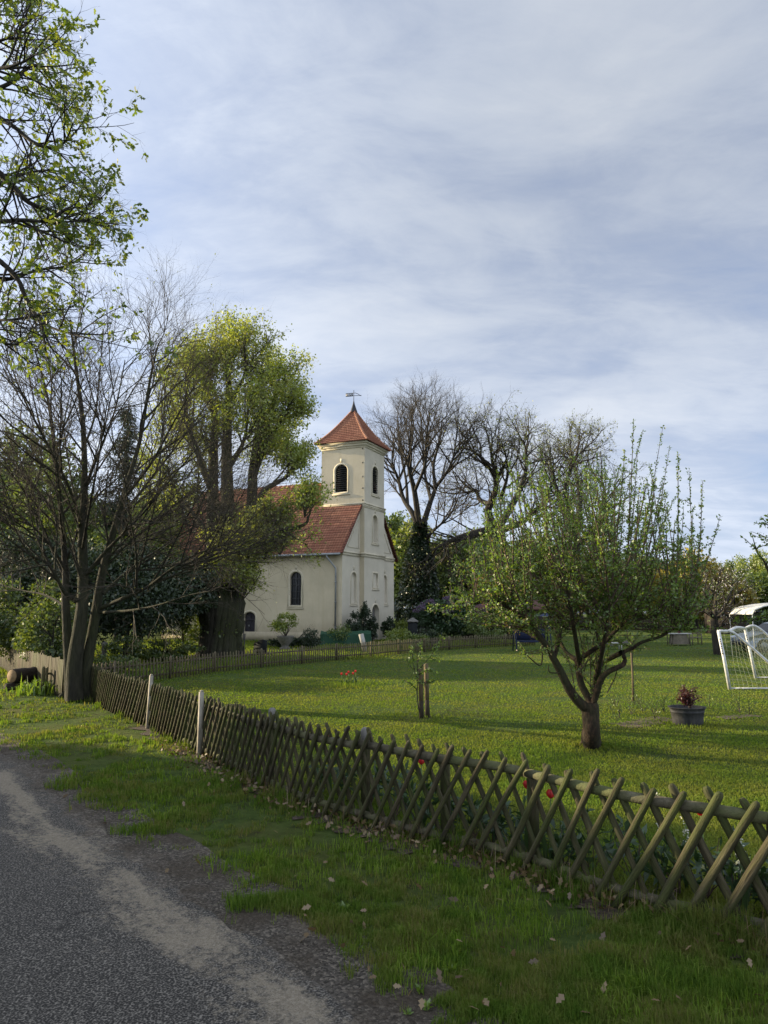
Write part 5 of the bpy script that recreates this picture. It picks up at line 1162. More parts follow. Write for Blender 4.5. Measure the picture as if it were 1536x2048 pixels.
# ---------- oak overhanging from the left edge of the picture
def near_oak():
    Y = 8.0; T = Tubes(); Q = lambda u, v, dy=0: P(u, v, Y + dy); base = Vector((-8.2, 7.6, 0))
    prm = dict(max=3, seg=[6, 6, 5, 3], wig=[.06, .10, .12, .14], up=[.0, .02, .03, .03], sides=[10, 6, 4, 3], n=[0, 5, 4, 3], t0=[.2, .15, .15, .1], ang=[40, 42, 45, 45], len=[3, .95, .5, .26], rad=[.1, .014, .006, .0035], tip=.3, apex=.4, leaf_from=2)
    tr = [base - Z * .1, base + Vector((.05, 0, 1.5)), base + Vector((.15, 0, 3.5)), base + Vector((.3, .1, 6)), base + Vector((.4, .1, 9)), base + Vector((.5, 0, 12))]
    c = catmull(tr, 4); T.add([tuple(p) for p in c], [.42 * (1 - .8 * i / (len(c) - 1)) for i in range(len(c))], 12)
    def at(z): 
        f = min(1, max(0, (z + .1) / 12.1)); return base + Vector((.5 * f, 0, z))
    L_ = [(4.6, [(-60, 470), (0, 500), (70, 553), (100, 610), (140, 650), (200, 668, -.3), (250, 680, -.5)], .045, 6), (4.9, [(-80, 500, .4), (-20, 540, .6), (40, 560, .8), (120, 540, 1.0), (190, 530, 1.1), (255, 488, 1.2)], .045, 11),
          (5.6, [(-100, 330), (0, 330), (60, 370), (100, 405), (150, 420), (200, 440), (262, 435)], .06, 13), (6.0, [(-60, 400, -.6), (20, 440, -.8), (90, 440, -1), (160, 445, -1.1), (235, 440, -1.2)], .04, 11),
          (6.8, [(-60, 240, -.3), (0, 225, -.4), (60, 250, -.5), (120, 290, -.6), (175, 290, -.7), (200, 245, -.8)], .045, 11), (7.3, [(-80, 210, .5), (-10, 190, .6), (60, 165, .7), (110, 130, .8), (150, 150, .9), (180, 180, 1)], .045, 12),
          (8.4, [(-80, 130), (-20, 90), (40, 80), (80, 60), (108, 35)], .035, 10), (9.2, [(-80, 60, -.4), (-30, 30, -.5), (0, 20, -.5), (8, 10, -.5)], .03, 8), (6.4, [(-60, 350, 1), (20, 370, 1.4), (80, 350, 1.6), (150, 340, 1.8), (215, 355, 2)], .04, 11),
          (5.2, [(-60, 610, -.8), (0, 640, -1), (50, 640, -1.2), (100, 650, -1.3)], .03, 3), (4.4, [(-60, 640, .5), (0, 660, .6), (60, 690, .7), (120, 665, .8), (150, 640, .8)], .03, 3), (7.8, [(-60, 150, -1), (10, 140, -1.2), (70, 130, -1.4), (115, 110, -1.5)], .035, 10)]
    for z, pts, r, n in L_:
        w = [Q(q[0] - 30 - .12 * max(0, q[0]), q[1], *q[2:]) for q in pts]; s = at(min(z - .4, w[0].z - .6)); limb(T, rnd, [s] + w, r * 1.15, .006, 7, prm, n + 6, 1, .35)
    for k in range(16):                                       # the part of the crown outside the picture
        z = rnd.uniform(4.5, 11); a = rnd.uniform(1.9, 5.0); s = at(z); grow(T, rnd, s, (math.cos(a), math.sin(a), .45), rnd.uniform(2.5, 4), .07, 0, dict(prm, n=[0, 8, 6, 3], len=[3, 1.5, .75, .34]))
    t = tree_obj('oak_tree', 'young-leaved oak hanging into the upper left over the road', 'tree', base, T, M['bark_dark'], cut=5)
    Pp, D = along(rng, T.leafy, 3000, .0, .35); Pp = np.repeat(Pp, 5, 0) + rng.normal(0, .022, (len(Pp) * 5, 3)); D = np.repeat(D, 5, 0); V, Fc = leaves(rng, Pp, D, np.full(len(Pp), 0.075), OAKL * np.array([.85, 1, 1]), .5, .3, .3); part('crown', V, Fc, M['leaf_oak'], t)
near_oak()

# ---------- neighbouring apple tree whose shoots reach in at the right edge
def apple_right():
    Y = 10.0; T = Tubes(); Q = lambda u, v, dy=0: P(u, v, Y + dy); base = Vector((7.2, 10.4, 0)); lf = []
    T.add([tuple(p) for p in catmull([base, base + Vector((0, 0, .9)), base + Vector((-.1, 0, 1.5))], 4)], [.13 - .004 * i for i in range(9)], 10)
    fork = base + Vector((-.1, 0, 1.4))
    for pts in ([(1640, 1230), (1580, 1180), (1542, 1150), (1530, 1125), (1515, 1105), (1505, 1073)], [(1640, 1200), (1590, 1130), (1552, 1090), (1540, 1050), (1537, 1030)], [(1640, 1240), (1590, 1225), (1550, 1222, .4), (1510, 1240, .6), (1470, 1243, .8)], [(1650, 1260), (1600, 1245), (1560, 1240), (1525, 1235)], [(1660, 1200), (1620, 1050), (1590, 980), (1575, 930)], [(1680, 1180), (1690, 1000), (1700, 900)]):
        c = catmull([fork] + [Q(*p) for p in pts], 4); n = len(c) - 1; T.add([tuple(x) for x in c], [.035 * (1 - .88 * i / n) for i in range(n + 1)], 6); lf.append([tuple(x) for x in c[n // 3:]])
        for j in range(9):
            q = c[rnd.randrange(n // 2, n)]; e = q + Vector((rnd.gauss(0, .12), rnd.gauss(0, .12), rnd.uniform(0, .2))); lf.append([tuple(q), tuple(e)]); T.add([tuple(q), tuple(q.lerp(e, .5)), tuple(e)], [.006, .005, .003], 3)
    t = tree_obj('apple_tree', 'second apple tree with a few leafy shoots reaching in at the right edge', 'tree', base, T, M['bark_apple'])
    Pp, D = along(rng, lf, 900, .012); V, Fc = leaves(rng, Pp, D, np.full(len(Pp), .05), LEAF, .5, .35); part('crown', V, Fc, M['leaf_apple'], t)
apple_right()

# ---------- generic leafy trees and shrubs
def leafy_tree(name, label, cat, base, h, w, leaf, n, size, trunk_h=0.3, bark='bark_dark', group=None, lumps=26, lump=.38, hollow=.45, nb=9, seed=1, low=None, tmpl=LEAF, wd=None):
    r_ = np.random.default_rng(seed); q = random.Random(seed); base = Vector(base); wd = wd or w
    t = thing(name, label, cat, base, group)
    z0 = h * (low if low is not None else trunk_h); cz = (z0 + h) / 2; rz = (h - z0) / 2
    Pp, D = cloud_points(r_, n, (base.x, base.y, base.z + cz), (w / 2, wd / 2, rz), hollow, lumps, lump); k = Pp[:, 2] > base.z + .03; Pp, D = Pp[k], D[k]
    V, Fc = leaves(r_, Pp, D, np.full(len(Pp), size), tmpl, .4, .4, .2); part('crown', V, Fc, M[leaf], t)
    T = Tubes(); tr = max(.03, h * .018)
    c = catmull([base - Z * .05, base + Vector((q.gauss(0, .02 * h), q.gauss(0, .02 * h), h * .35)), base + Vector((q.gauss(0, .04 * h), q.gauss(0, .04 * h), h * .85))], 4); m = len(c) - 1
    T.add([tuple(x) for x in c], [tr * (1 - .8 * i / m) for i in range(m + 1)], 8)
    for k in range(nb):
        i = q.randrange(m // 4, m); a = q.uniform(0, 6.28); L_ = w * .42 * q.uniform(.6, 1); grow(T, q, c[i], (math.cos(a), math.sin(a), q.uniform(.4, 1.2)), L_, tr * .45, 0, dict(max=1, seg=[5, 4], wig=[.1, .14], up=[.06, .06], sides=[5, 3], n=[0, 6], t0=[.2, .2], ang=[40, 42], len=[1, L_ * .5], rad=[.1, tr * .2], tip=.25))
    V, Fc = T.arrays(); part('trunk', V, Fc, M[bark], t, True)
    return t
def at_px(u, Y): p = P(u, 1212, Y); return Vector((p.x, Y, 0))
def top_h(v, Y): return P(768, v, Y).z
# shrubs and trees on the churchyard's left side
leafy_tree('yew_tree', 'broad dark evergreen yew filling the space behind the many-stemmed tree', 'tree', at_px(255, 29.5), top_h(1075, 29.5), 8.5, 'leaf_dark', 42000, .14, low=.12, seed=3, lumps=40, lump=.34)
leafy_tree('yew_tree', 'dark evergreen yew at the left edge above the board fence', 'tree', at_px(55, 31), top_h(1050, 31), 9, 'leaf_dark', 36000, .14, low=.22, seed=4, lumps=40, lump=.34)
leafy_tree('hazel_bush', 'yellow-green leafy bush leaning over the brown board fence', 'bush', at_px(40, 24.5), 3.3, 4.6, 'leaf_hedge', 9000, .13, low=.10, seed=5)
leafy_tree('hazel_bush', 'green bush behind the board fence just left of the many-stemmed trunk', 'bush', at_px(112, 21.8), 2.6, 2.6, 'leaf_hedge', 4500, .11, low=.08, seed=6)
leafy_tree('broadleaf_tree', 'tall mid-green tree rising at the left edge behind the bare stems', 'tree', at_px(20, 52), top_h(835, 52), 11, 'leaf_wood', 15000, .34, low=.2, seed=7, lumps=38, lump=.3)
leafy_tree('broadleaf_tree', 'light green tree seen through the twigs left of the linden trunk', 'tree', at_px(335, 52), top_h(940, 50), 8, 'leaf_bright', 12000, .28, low=.15, seed=8, lumps=30, lump=.3)
leafy_tree('broadleaf_tree', 'mid-green tree between the spruce and the left edge', 'tree', at_px(120, 58), top_h(930, 58), 9, 'leaf_wood', 9000, .34, low=.15, seed=9, lumps=30, lump=.32)
leafy_tree('broadleaf_tree', 'low bright green tree behind the church on its left side', 'tree', at_px(385, 60), top_h(1010, 60), 7, 'leaf_bright', 7000, .34, low=.05, seed=10)
leafy_tree('broadleaf_tree', 'fresh yellow-green tree glimpsed between the bare stems and the linden', 'tree', at_px(285, 44), top_h(985, 44), 6.5, 'leaf_bright', 12000, .2, low=.2, seed=12, lumps=34, lump=.3)
leafy_tree('broadleaf_tree', 'green tree behind the left stem of the many-stemmed tree', 'tree', at_px(85, 45), top_h(905, 45), 7.5, 'leaf_wood', 14000, .22, low=.2, seed=13, lumps=34, lump=.3)
def spruce():
    Y = 47; base = at_px(238, Y); h = top_h(800, Y); t = thing('spruce_tree', 'dark spruce with ragged drooping branches behind the bare tree', 'tree', base); T = Tubes(); lf = []
    T.add([tuple(base + Z * z) for z in np.linspace(0, h, 9)], list(np.linspace(.28, .03, 9)), 8); q = random.Random(5)
    for k in range(120):
        f = q.uniform(.18, .98); z = h * f; L_ = (1 - f) * 4.6 * q.uniform(.55, 1.05) + .25; a = q.uniform(0, 6.28)
        pts = [base + Vector((math.cos(a) * L_ * s, math.sin(a) * L_ * s, z - L_ * .35 * s + L_ * .22 * s * s)) for s in (0, .35, .7, 1)]; pts = [tuple(p) for p in pts]; T.add(pts, [.05, .035, .02, .01], 4); lf.append(pts)
    V, Fc = T.arrays(); part('trunk', V, Fc, M['bark_dark'], t, True); r_ = np.random.default_rng(5)
    Pp, D = along(r_, lf, 16000, .16); Pp[:, 2] -= r_.random(len(Pp)) * .45; V, Fc = leaves(r_, Pp, D, np.full(len(Pp), .34), NEEDLE, .4, .2, .7); part('needles', V, Fc, M['leaf_dark'], t)
spruce()
# churchyard planting in front of the church
def shrub_px(name, label, cat, u, v, Y, w, h, leaf, n, size, seed, **k): return leafy_tree(name, label, cat, at_px(u, Y), h, w, leaf, n, size, low=k.pop('low', .05), seed=seed, nb=k.pop('nb', 6), **k)
cw = lambda a, out: N0 + U * a + nL * out
shrub_px('dwarf_conifer', 'dark pointed conifer left of the tower door, the taller left one', 'conifer', 709, 1280, 42.6, 1.0, 2.1, 'leaf_dark', 2200, .12, 41, lump=.3)
shrub_px('dwarf_conifer', 'dark slim conifer close against the tower, between the other conifer and the door', 'conifer', 729, 1280, 43.2, .8, 2.5, 'leaf_dark', 2200, .12, 42, lump=.3)
shrub_px('dwarf_conifer', 'low dark conifer directly in front of the tower door', 'conifer', 745, 1280, 43.4, .75, 1.7, 'leaf_dark', 1600, .11, 43, lump=.3)
shrub_px('dwarf_conifer', 'dark conifer at the right corner of the church', 'conifer', 776, 1275, 45, .9, 1.6, 'leaf_dark', 1600, .12, 44, lump=.3)
shrub_px('yew_bush', 'rounded olive-green bush left of the green tarpaulin', 'bush', 625, 1285, 37.5, 1.1, .95, 'leaf_dark', 2200, .085, 45, lump=.5)
shrub_px('garden_shrub', 'light leafy shrub against the wall right of the green tarpaulin', 'bush', 678, 1275, 41.6, 1.9, 1.15, 'leaf_wood', 1500, .12, 46)
shrub_px('garden_shrub', 'yellow-green shrub behind the picket fence below the dark pillar', 'bush', 795, 1290, 38.5, 1.7, 1.05, 'leaf_bright', 1900, .11, 47)
shrub_px('garden_shrub', 'bright green shrub left of the dark pillar', 'bush', 808, 1270, 47, 2.2, 1.35, 'leaf_bright', 1900, .13, 48)
shrub_px('garden_shrub', 'twiggy green shrub growing through the picket fence below the lilac', 'bush', 835, 1290, 37.0, 1.5, .85, 'leaf_wood', 1300, .10, 49)
shrub_px('garden_shrub', 'loose green shrub in the churchyard seen right of the many-stemmed trunk', 'bush', 252, 1300, 26.5, 1.5, 1.25, 'leaf_hedge', 1600, .10, 50)
shrub_px('garden_shrub', 'low spreading green bush in the churchyard left of the linden trunk', 'bush', 330, 1310, 29.5, 3.4, .8, 'leaf_hedge', 3000, .11, 51)
shrub_px('garden_shrub', 'flat green ground shrub right behind the picket fence near the bare tree', 'bush', 215, 1320, 24.0, 2.6, .6, 'leaf_hedge', 2200, .10, 52)
shrub_px('garden_shrub', 'green hanging shrub close beside the left of the linden trunk', 'bush', 372, 1260, 33, 2.6, 3.2, 'leaf_hedge', 4200, .11, 53)
shrub_px('low_hedge', 'dark low hedge in front of the church wall below the shrub in the urn', 'hedge', 585, 1290, 38.5, 3.6, .5, 'leaf_dark', 2600, .10, 54, wd=.8)
lil = shrub_px('lilac_bush', 'big dark green lilac bush with purple flower heads right of the ivy tree', 'bush', 898, 1250, 46, 4.6, 2.75, 'leaf_peony', 9000, .17, 55, lumps=30)
r_ = np.random.default_rng(8); n = 1500; a = r_.normal(0, 1, (n, 3)); a /= np.linalg.norm(a, axis=1, keepdims=True); a[:, 2] = np.abs(a[:, 2]); k = r_.integers(0, 26, n); cc = r_.normal(0, 1, (26, 3)); cc[:, 1] = -np.abs(cc[:, 1]); cc /= np.linalg.norm(cc, axis=1, keepdims=True); cc[:, 2] = np.abs(cc[:, 2]) * .6 + .35
b = at_px(898, 46); Pp = np.array(b) + np.array([0, 0, 1.2]) + cc[k] * np.array([2.2, 2.1, 1.5]) + a * .16; V, Fc = leaves(r_, Pp, a, np.full(n, .1)); part('flower_heads', V, Fc, M['lilac'], lil)
leafy_tree('garden_shrub', 'dull green scrub behind the fence between the lilac and the shed', 'bush', at_px(978, 43.5), 1.9, 3.2, 'leaf_wood', 3500, .12, low=.05, seed=57)
shrub_px('dark_bush', 'dark rounded bush in front of the fence corner below the lilac', 'bush', 853, 1290, 39.2, 1.3, 1.0, 'leaf_dark', 1800, .10, 58)

# urn with a small shrub, gravestones, tarpaulin stack, pillar
p = at_px(572, 37.0); t = thing('stone_urn', 'grey stone urn planted with a light green shrub before the church wall', 'urn', p); mb = MB(); mb.lathe(p, [(.22, 0), (.24, .06), (.14, .14), (.16, .22), (.30, .42), (.36, .62), (.38, .68), (.33, .68), (.30, .58)], 16, 1.2, 1.2); mb.build('bowl', M['stone_grey'], t, True)
Pp, D = cloud_points(rng, 1500, (p.x, p.y, 1.30), (.78, .7, .62), .4, 16, .4); V, Fc = leaves(rng, Pp, D, np.full(len(Pp), .10)); part('shrub', V, Fc, M['leaf_bright'], t)
T = Tubes(); 
for k in range(9): grow(T, rnd, (p.x, p.y, .6), (rnd.gauss(0, .5), rnd.gauss(0, .5), 1), .8, .02, 0, dict(max=0, seg=[4], wig=[.1], up=[.05], sides=[4]))
V, Fc = T.arrays(); part('stems', V, Fc, M['twig'], t)
p = at_px(521, 33.0); mb = MB(); ex = Vector((.93, -.37, 0)); mb.prism([(-.31, 0), (.31, 0), (.31, .62), (.1, .68), (-.31, .52)], ex, Z, p, Vector((.37, .93, 0)), .16); tag(mb.solo('gravestone', M['stone_dark'], p), 'dark polished gravestone with slanting top right of the linden trunk', 'gravestone')
p = at_px(213, 26.8); mb = MB(); mb.lathe(p, [(.16, 0), (.16, .12), (.11, .14), (.10, .7), (.13, .74), (.13, .82), (.02, .9), (0, .9)], 4); tag(mb.solo('gravestone', M['stone_grey'], p), 'small pale grave pillar among the plants right of the many-stemmed tree', 'gravestone')
p = at_px(490, 31.5); mb = MB(); mb.tube([p, p + Z * .45, p + Vector((.03, 0, 1.0))], [.035, .03, .03], 6); mb.tube([p + Vector((-.2, 0, .4)), p + Vector((-.05, 0, .7)), p + Vector((-.02, 0, 1.2))], .018, 6); mb.tube([p + Vector((-.2, 0, .05)), p + Vector((-.12, 0, .25)), p + Vector((0, 0, .1))], .03, 6); tag(mb.solo('hand_pump', M['zinc'], p), 'thin old iron hand pump before the small church door', 'pump')
a, b = at_px(643, 41.4), at_px(742, 41.9); cc = (a + b) / 2; mb = MB(); k = 14
top = []
for i in range(k + 1):
    q = a.lerp(b, i / k)
    for j in range(6): 
        f = j / 5; s = 0.62 + .14 * math.sin(f * math.pi) + rnd.uniform(-.05, .05); top.append(q - Vector((0, -1, 0)) * (f - .5) * 1.3 + Z * s)
mb.add(top, [(i * 6 + j, (i + 1) * 6 + j, (i + 1) * 6 + j + 1, i * 6 + j + 1) for i in range(k) for j in range(5)])
bot = [Vector((v.x, v.y, 0)) + (v - cc).normalized() * .04 for v in top]
rim = [i * 6 for i in range(k + 1)] + [k * 6 + j for j in range(1, 6)] + [i * 6 + 5 for i in range(k - 1, -1, -1)] + [j for j in range(4, 0, -1)]
m = len(rim); mb.add([top[i] for i in rim] + [bot[i] + Vector((rnd.uniform(-.05, .05), rnd.uniform(-.05, .05), 0)) for i in rim], [(i, (i + 1) % m, (i + 1) % m + m, i + m) for i in range(m)])
tag(mb.solo('tarpaulin_stack', M['green_tarp'], cc), 'long stack covered with a dark green tarpaulin at the foot of the church', 'tarpaulin')
p = at_px(825, 43.5); t = thing('gate_pillar', 'dark square pillar with a pale pyramid cap right of the church', 'pillar', p); mb = MB(); mb.box(p + Z * .62, (.56, .56, 1.24)); mb.build('shaft', M['stone_dark'], t); mb = MB(); mb.box(p + Z * 1.27, (.68, .68, .07)); mb.add([p + Vector((x * .34, y * .34, 1.306)) for x, y in ((-1, -1), (1, -1), (1, 1), (-1, 1))] + [p + Z * 1.52], [(0, 1, 4), (1, 2, 4), (2, 3, 4), (3, 0, 4)]); mb.build('cap', M['stone_grey'], t)
a, b = G(731, 1306), P(722, 1268, G(731, 1306).y - .15); mb = MB(); mb.bar(a - Z * .0, b, .24, .03, Vector((0, -1, 0))); tag(mb.solo('board', M['box_white'], a), 'weathered pale board leaning on the picket fence below the green tarpaulin', 'board')

# shed and swing seat behind the apple tree
p = at_px(1000, 50); t = thing('garden_shed', 'low dark wooden shed with a reddish roof half hidden behind the apple tree', 'shed', p); mb = MB(); mb.box(p + Z * 1.0, (5.2, 3, 2.0)); mb.build('shed_wall', M['shed_wood'], t)
mb = MB(); e = .35; mb.prism([(-1.5 - e, 0), (0, .62), (1.5 + e, 0), (1.5 + e, .1), (0, .72), (-1.5 - e, .1)], Vector((0, 1, 0)), Z, p + Vector((-2.9, 0, 1.93)), Vector((1, 0, 0)), 5.8); mb.build('roof', M['shed_roof'], t)
mb = MB(); mb.box(p + Vector((-.6, -1.515, .95)), (.9, .03, 1.8)); mb.build('door', M['void'], t)
p = at_px(1062, 35.5); t = thing('swing_seat', 'dark navy garden swing seat on slanting legs left of the apple trunk', 'swing seat', p)
for sx in (-1, 1):
    for sy in (-1, 1): mb = MB(); mb.tube([p + Vector((sx * .85, sy * .55, 0)), p + Vector((sx * .85, 0, 1.75))], .03, 8); mb.build('leg', M['navy'], t, True)
mb = MB(); mb.tube([p + Vector((-.9, 0, 1.75)), p + Vector((.9, 0, 1.75))], .03, 8); mb.build('top_bar', M['navy'], t, True)
mb = MB(); mb.box(p + Vector((0, .0, .48)), (1.4, .5, .08)); mb.build('seat', M['navy'], t); mb = MB(); mb.box(p + Vector((0, .27, .80)), (1.4, .07, .55)); mb.build('backrest', M['navy'], t)
for sx in (-1, 1): mb = MB(); mb.tube([p + Vector((sx * .68, .2, .5)), p + Vector((sx * .75, 0, 1.75))], .012, 6); mb.build('hanger', M['frame'], t)
mb = MB(); mb.add([p + Vector((x, y, z)) for x, y, z in ((-1, -.6, 1.7), (1, -.6, 1.7), (1, 0, 1.86), (-1, 0, 1.86), (1, .6, 1.7), (-1, .6, 1.7))], [(0, 1, 2, 3), (3, 2, 4, 5)]); mb.build('canopy', M['navy'], t)

# pale roofs and furniture on the far lawn
def parasol(u, Y, r, zt, lab, mat):
    p = at_px(u, Y); t = thing('parasol', lab, 'parasol', p); mb = MB(); k = 8; vs = [p + Z * zt] + [p + Vector((r * math.cos(i * 6.2832 / k), r * math.sin(i * 6.2832 / k), zt - r * .27)) for i in range(k)] + [p + Vector((r * math.cos(i * 6.2832 / k), r * math.sin(i * 6.2832 / k), zt - r * .27 - .14)) for i in range(k)]
    mb.add(vs, [(0, 1 + i, 1 + (i + 1) % k) for i in range(k)] + [(1 + i, 1 + k + i, 1 + k + (i + 1) % k, 1 + (i + 1) % k) for i in range(k)]); mb.build('canopy', mat, t); mb = MB(); mb.tube([p, p + Z * (zt + .05)], .03, 8); mb.build('pole', M['garden_wood'], t, True)
    mb = MB(); mb.lathe(p, [(.28, 0), (.28, .08), (.06, .14), (.05, .3)], 12); mb.build('foot', M['stone_grey'], t, True)
parasol(1213, 40, 1.7, 2.35, 'pale grey parasol glimpsed through the apple branches', M['canvas_grey']); parasol(1252, 43, 1.2, 2.2, 'small whiter parasol just right of the grey one behind the apple branches', M['canvas'])
p = G(1225, 1299); t = thing('low_table', 'low white garden table behind the apple trunk', 'table', p); mb = MB(); mb.box(p + Z * .33, (.95, .5, .05)); mb.build('table_top', M['box_white'], t)
for sx in (-1, 1):
    for sy in (-1, 1): mb = MB(); mb.box(p + Vector((sx * .4, sy * .19, .15)), (.05, .05, .31)); mb.build('leg', M['box_white'], t)
p = G(1358, 1291); t = thing('garden_table', 'small garden table with a white top under the yellow tree', 'table', p); mb = MB(); mb.box(p + Z * .66, (1.25, .7, .05)); mb.build('table_top', M['box_white'], t)
mb = MB(); mb.add([p + Vector((x, y, z)) for z, k in ((.635, .36), (.08, .46)) for x, y in ((-k, -.3), (k, -.3), (k, .3), (-k, .3))], [(0, 1, 5, 4), (1, 2, 6, 5), (2, 3, 7, 6), (3, 0, 4, 7)]); mb.build('apron', M['garden_wood'], t)
for sx in (-1, 1):
    for sy in (-1, 1): mb = MB(); mb.box(p + Vector((sx * .52, sy * .28, .318)), (.04, .04, .634)); mb.build('leg', M['garden_wood'], t)
q = p + Vector((.05, 0, .686)); t = thing('potted_plant', 'small dark plant in a pot standing on the white garden table', 'potted plant', q); mb = MB(); mb.lathe(q, [(.07, 0), (.10, .14), (.09, .14)], 10); mb.build('pot', M['shed_roof'], t, True)
Pp, D = cloud_points(rng, 160, (q.x, q.y, q.z + .22), (.2, .2, .14)); V, Fc = leaves(rng, Pp, D, np.full(len(Pp), .09)); part('plant', V, Fc, M['leaf_peony'], t)
p = G(1391, 1289); t = thing('garden_chair', 'wooden garden chair right of the white-topped table', 'chair', p); mb = MB(); mb.box(p + Z * .40, (.55, .5, .04)); mb.build('seat', M['garden_wood'], t)
for sx in (-1, 1):
    for sy in (-1, 1): mb = MB(); h = .84 if sx > 0 else .6; mb.box(p + Vector((sx * .26, sy * .24, h / 2)), (.045, .045, h)); mb.build('leg', M['garden_wood'], t)
    mb = MB(); mb.bar(p + Vector((-.28, sx * .24, .62)), p + Vector((.26, sx * .24, .62)), .06, .03); mb.build('armrest', M['garden_wood'], t)
mb = MB(); [mb.bar(p + Vector((.27, -.24, z)), p + Vector((.27, .24, z)), .03, .06) for z in (.55, .68, .8)]; mb.build('backrest', M['garden_wood'], t)

# goal
def goal():
    Y1, Y2 = G(1459.5, 1379).y, G(1511.5, 1357).y; b1, b2 = G(1459.5, 1379), G(1511.5, 1357); t = thing('football_goal', 'white tubular football goal with a net at the right edge of the lawn', 'goal', b1)
    t1, t2 = P(1437, 1262, Y1), P(1490, 1257, Y2)
    for b, tp in ((b1, t1), (b2, t2)): mb = MB(); mb.tube([b, b.lerp(tp, .5) + Vector((.008, 0, 0)), tp], .045, 10); mb.build('post', M['white_tube'], t, True)
    mb = MB(); c = catmull([t1, t1.lerp(t2, .3) - Z * .04, t1.lerp(t2, .65) + Z * .05, t2], 5); mb.tube(c, .042, 10); mb.build('crossbar', M['white_tube'], t, True)
    br1 = catmull([t1, P(1461, 1263, Y1), P(1475, 1271, Y1), P(1500, 1292, Y1), P(1536, 1324, Y1), P(1578, 1362, Y1), P(1590, 1377, Y1)], 4)
    br2 = catmull([t2, P(1503, 1251.5, Y2), P(1516, 1255, Y2), P(1540, 1275, Y2), P(1580, 1318, Y2), P(1610, 1356, Y2)], 4)
    for b, g_, br in ((b1, P(1590, 1379, Y1), br1), (b2, P(1612, 1357, Y2), br2)):
        mb = MB(); mb.tube(br, .036, 10); mb.build('brace', M['white_tube'], t, True); g_.z = .03; mb = MB(); mb.tube([b + Z * .03, g_], .022, 8); mb.build('ground_bar', M['white_tube'], t, True)
    g1, g2 = P(1590, 1379, Y1), P(1612, 1357, Y2); g1.z = g2.z = .03; mb = MB(); mb.tube([g1, g2], .022, 8); mb.build('ground_bar', M['white_tube'], t, True)
    net = MB()
    def panel(fa, fb, nu, nv):
        for i in range(nu + 1):
            s = i / nu; pts = []
            for j in range(nv + 1): q = fa(s).lerp(fb(s), j / nv); q.z += -.03 * math.sin(math.pi * j / nv) * rnd.uniform(.4, 1.3); q.x += .015 * math.sin(5 * s + 7 * j / nv); pts.append(q)
            net.tube(pts, .0034, 3, False)
        for j in range(nv + 1):
            pts = []
            for i in range(nu * 2 + 1): s = i / (nu * 2); q = fa(s).lerp(fb(s), j / nv); q.z += -.02 * (1 - math.cos(i * math.pi)) / 2 - .035 * math.sin(math.pi * s); pts.append(q)
            net.tube(pts, .0034, 3, False)
    ev = lambda c, s: c[min(int(s * (len(c) - 1)), len(c) - 2)].lerp(c[min(int(s * (len(c) - 1)), len(c) - 2) + 1], s * (len(c) - 1) - min(int(s * (len(c) - 1)), len(c) - 2))
    panel(lambda s: ev(br1, s), lambda s: (b1 + Z * .03).lerp(g1, s), 14, 12); panel(lambda s: ev(br2, s), lambda s: (b2 + Z * .03).lerp(g2, s), 14, 12); panel(lambda s: ev(br1, .12 + .88 * s), lambda s: ev(br2, .12 + .88 * s), 16, 22)
    net.build('net', M['net'], t)
    for b, tp, n in ((b1, t1, 7), (b2, t2, 3)):
        ax = (b - tp).normalized()
        for k in range(n):
            q = tp + ax * (.22 + k * .062); mb = MB(); w = (.03, .022, .035, .026, .03, .02, .034)[k]; mb.box(q + Vector((-.022, -.044, 0)), (w, .006, .042), (Vector((1, 0, 0)), Vector((0, 1, 0)), -ax)); mb.build('lettering', M['black_metal'], t)
goal()

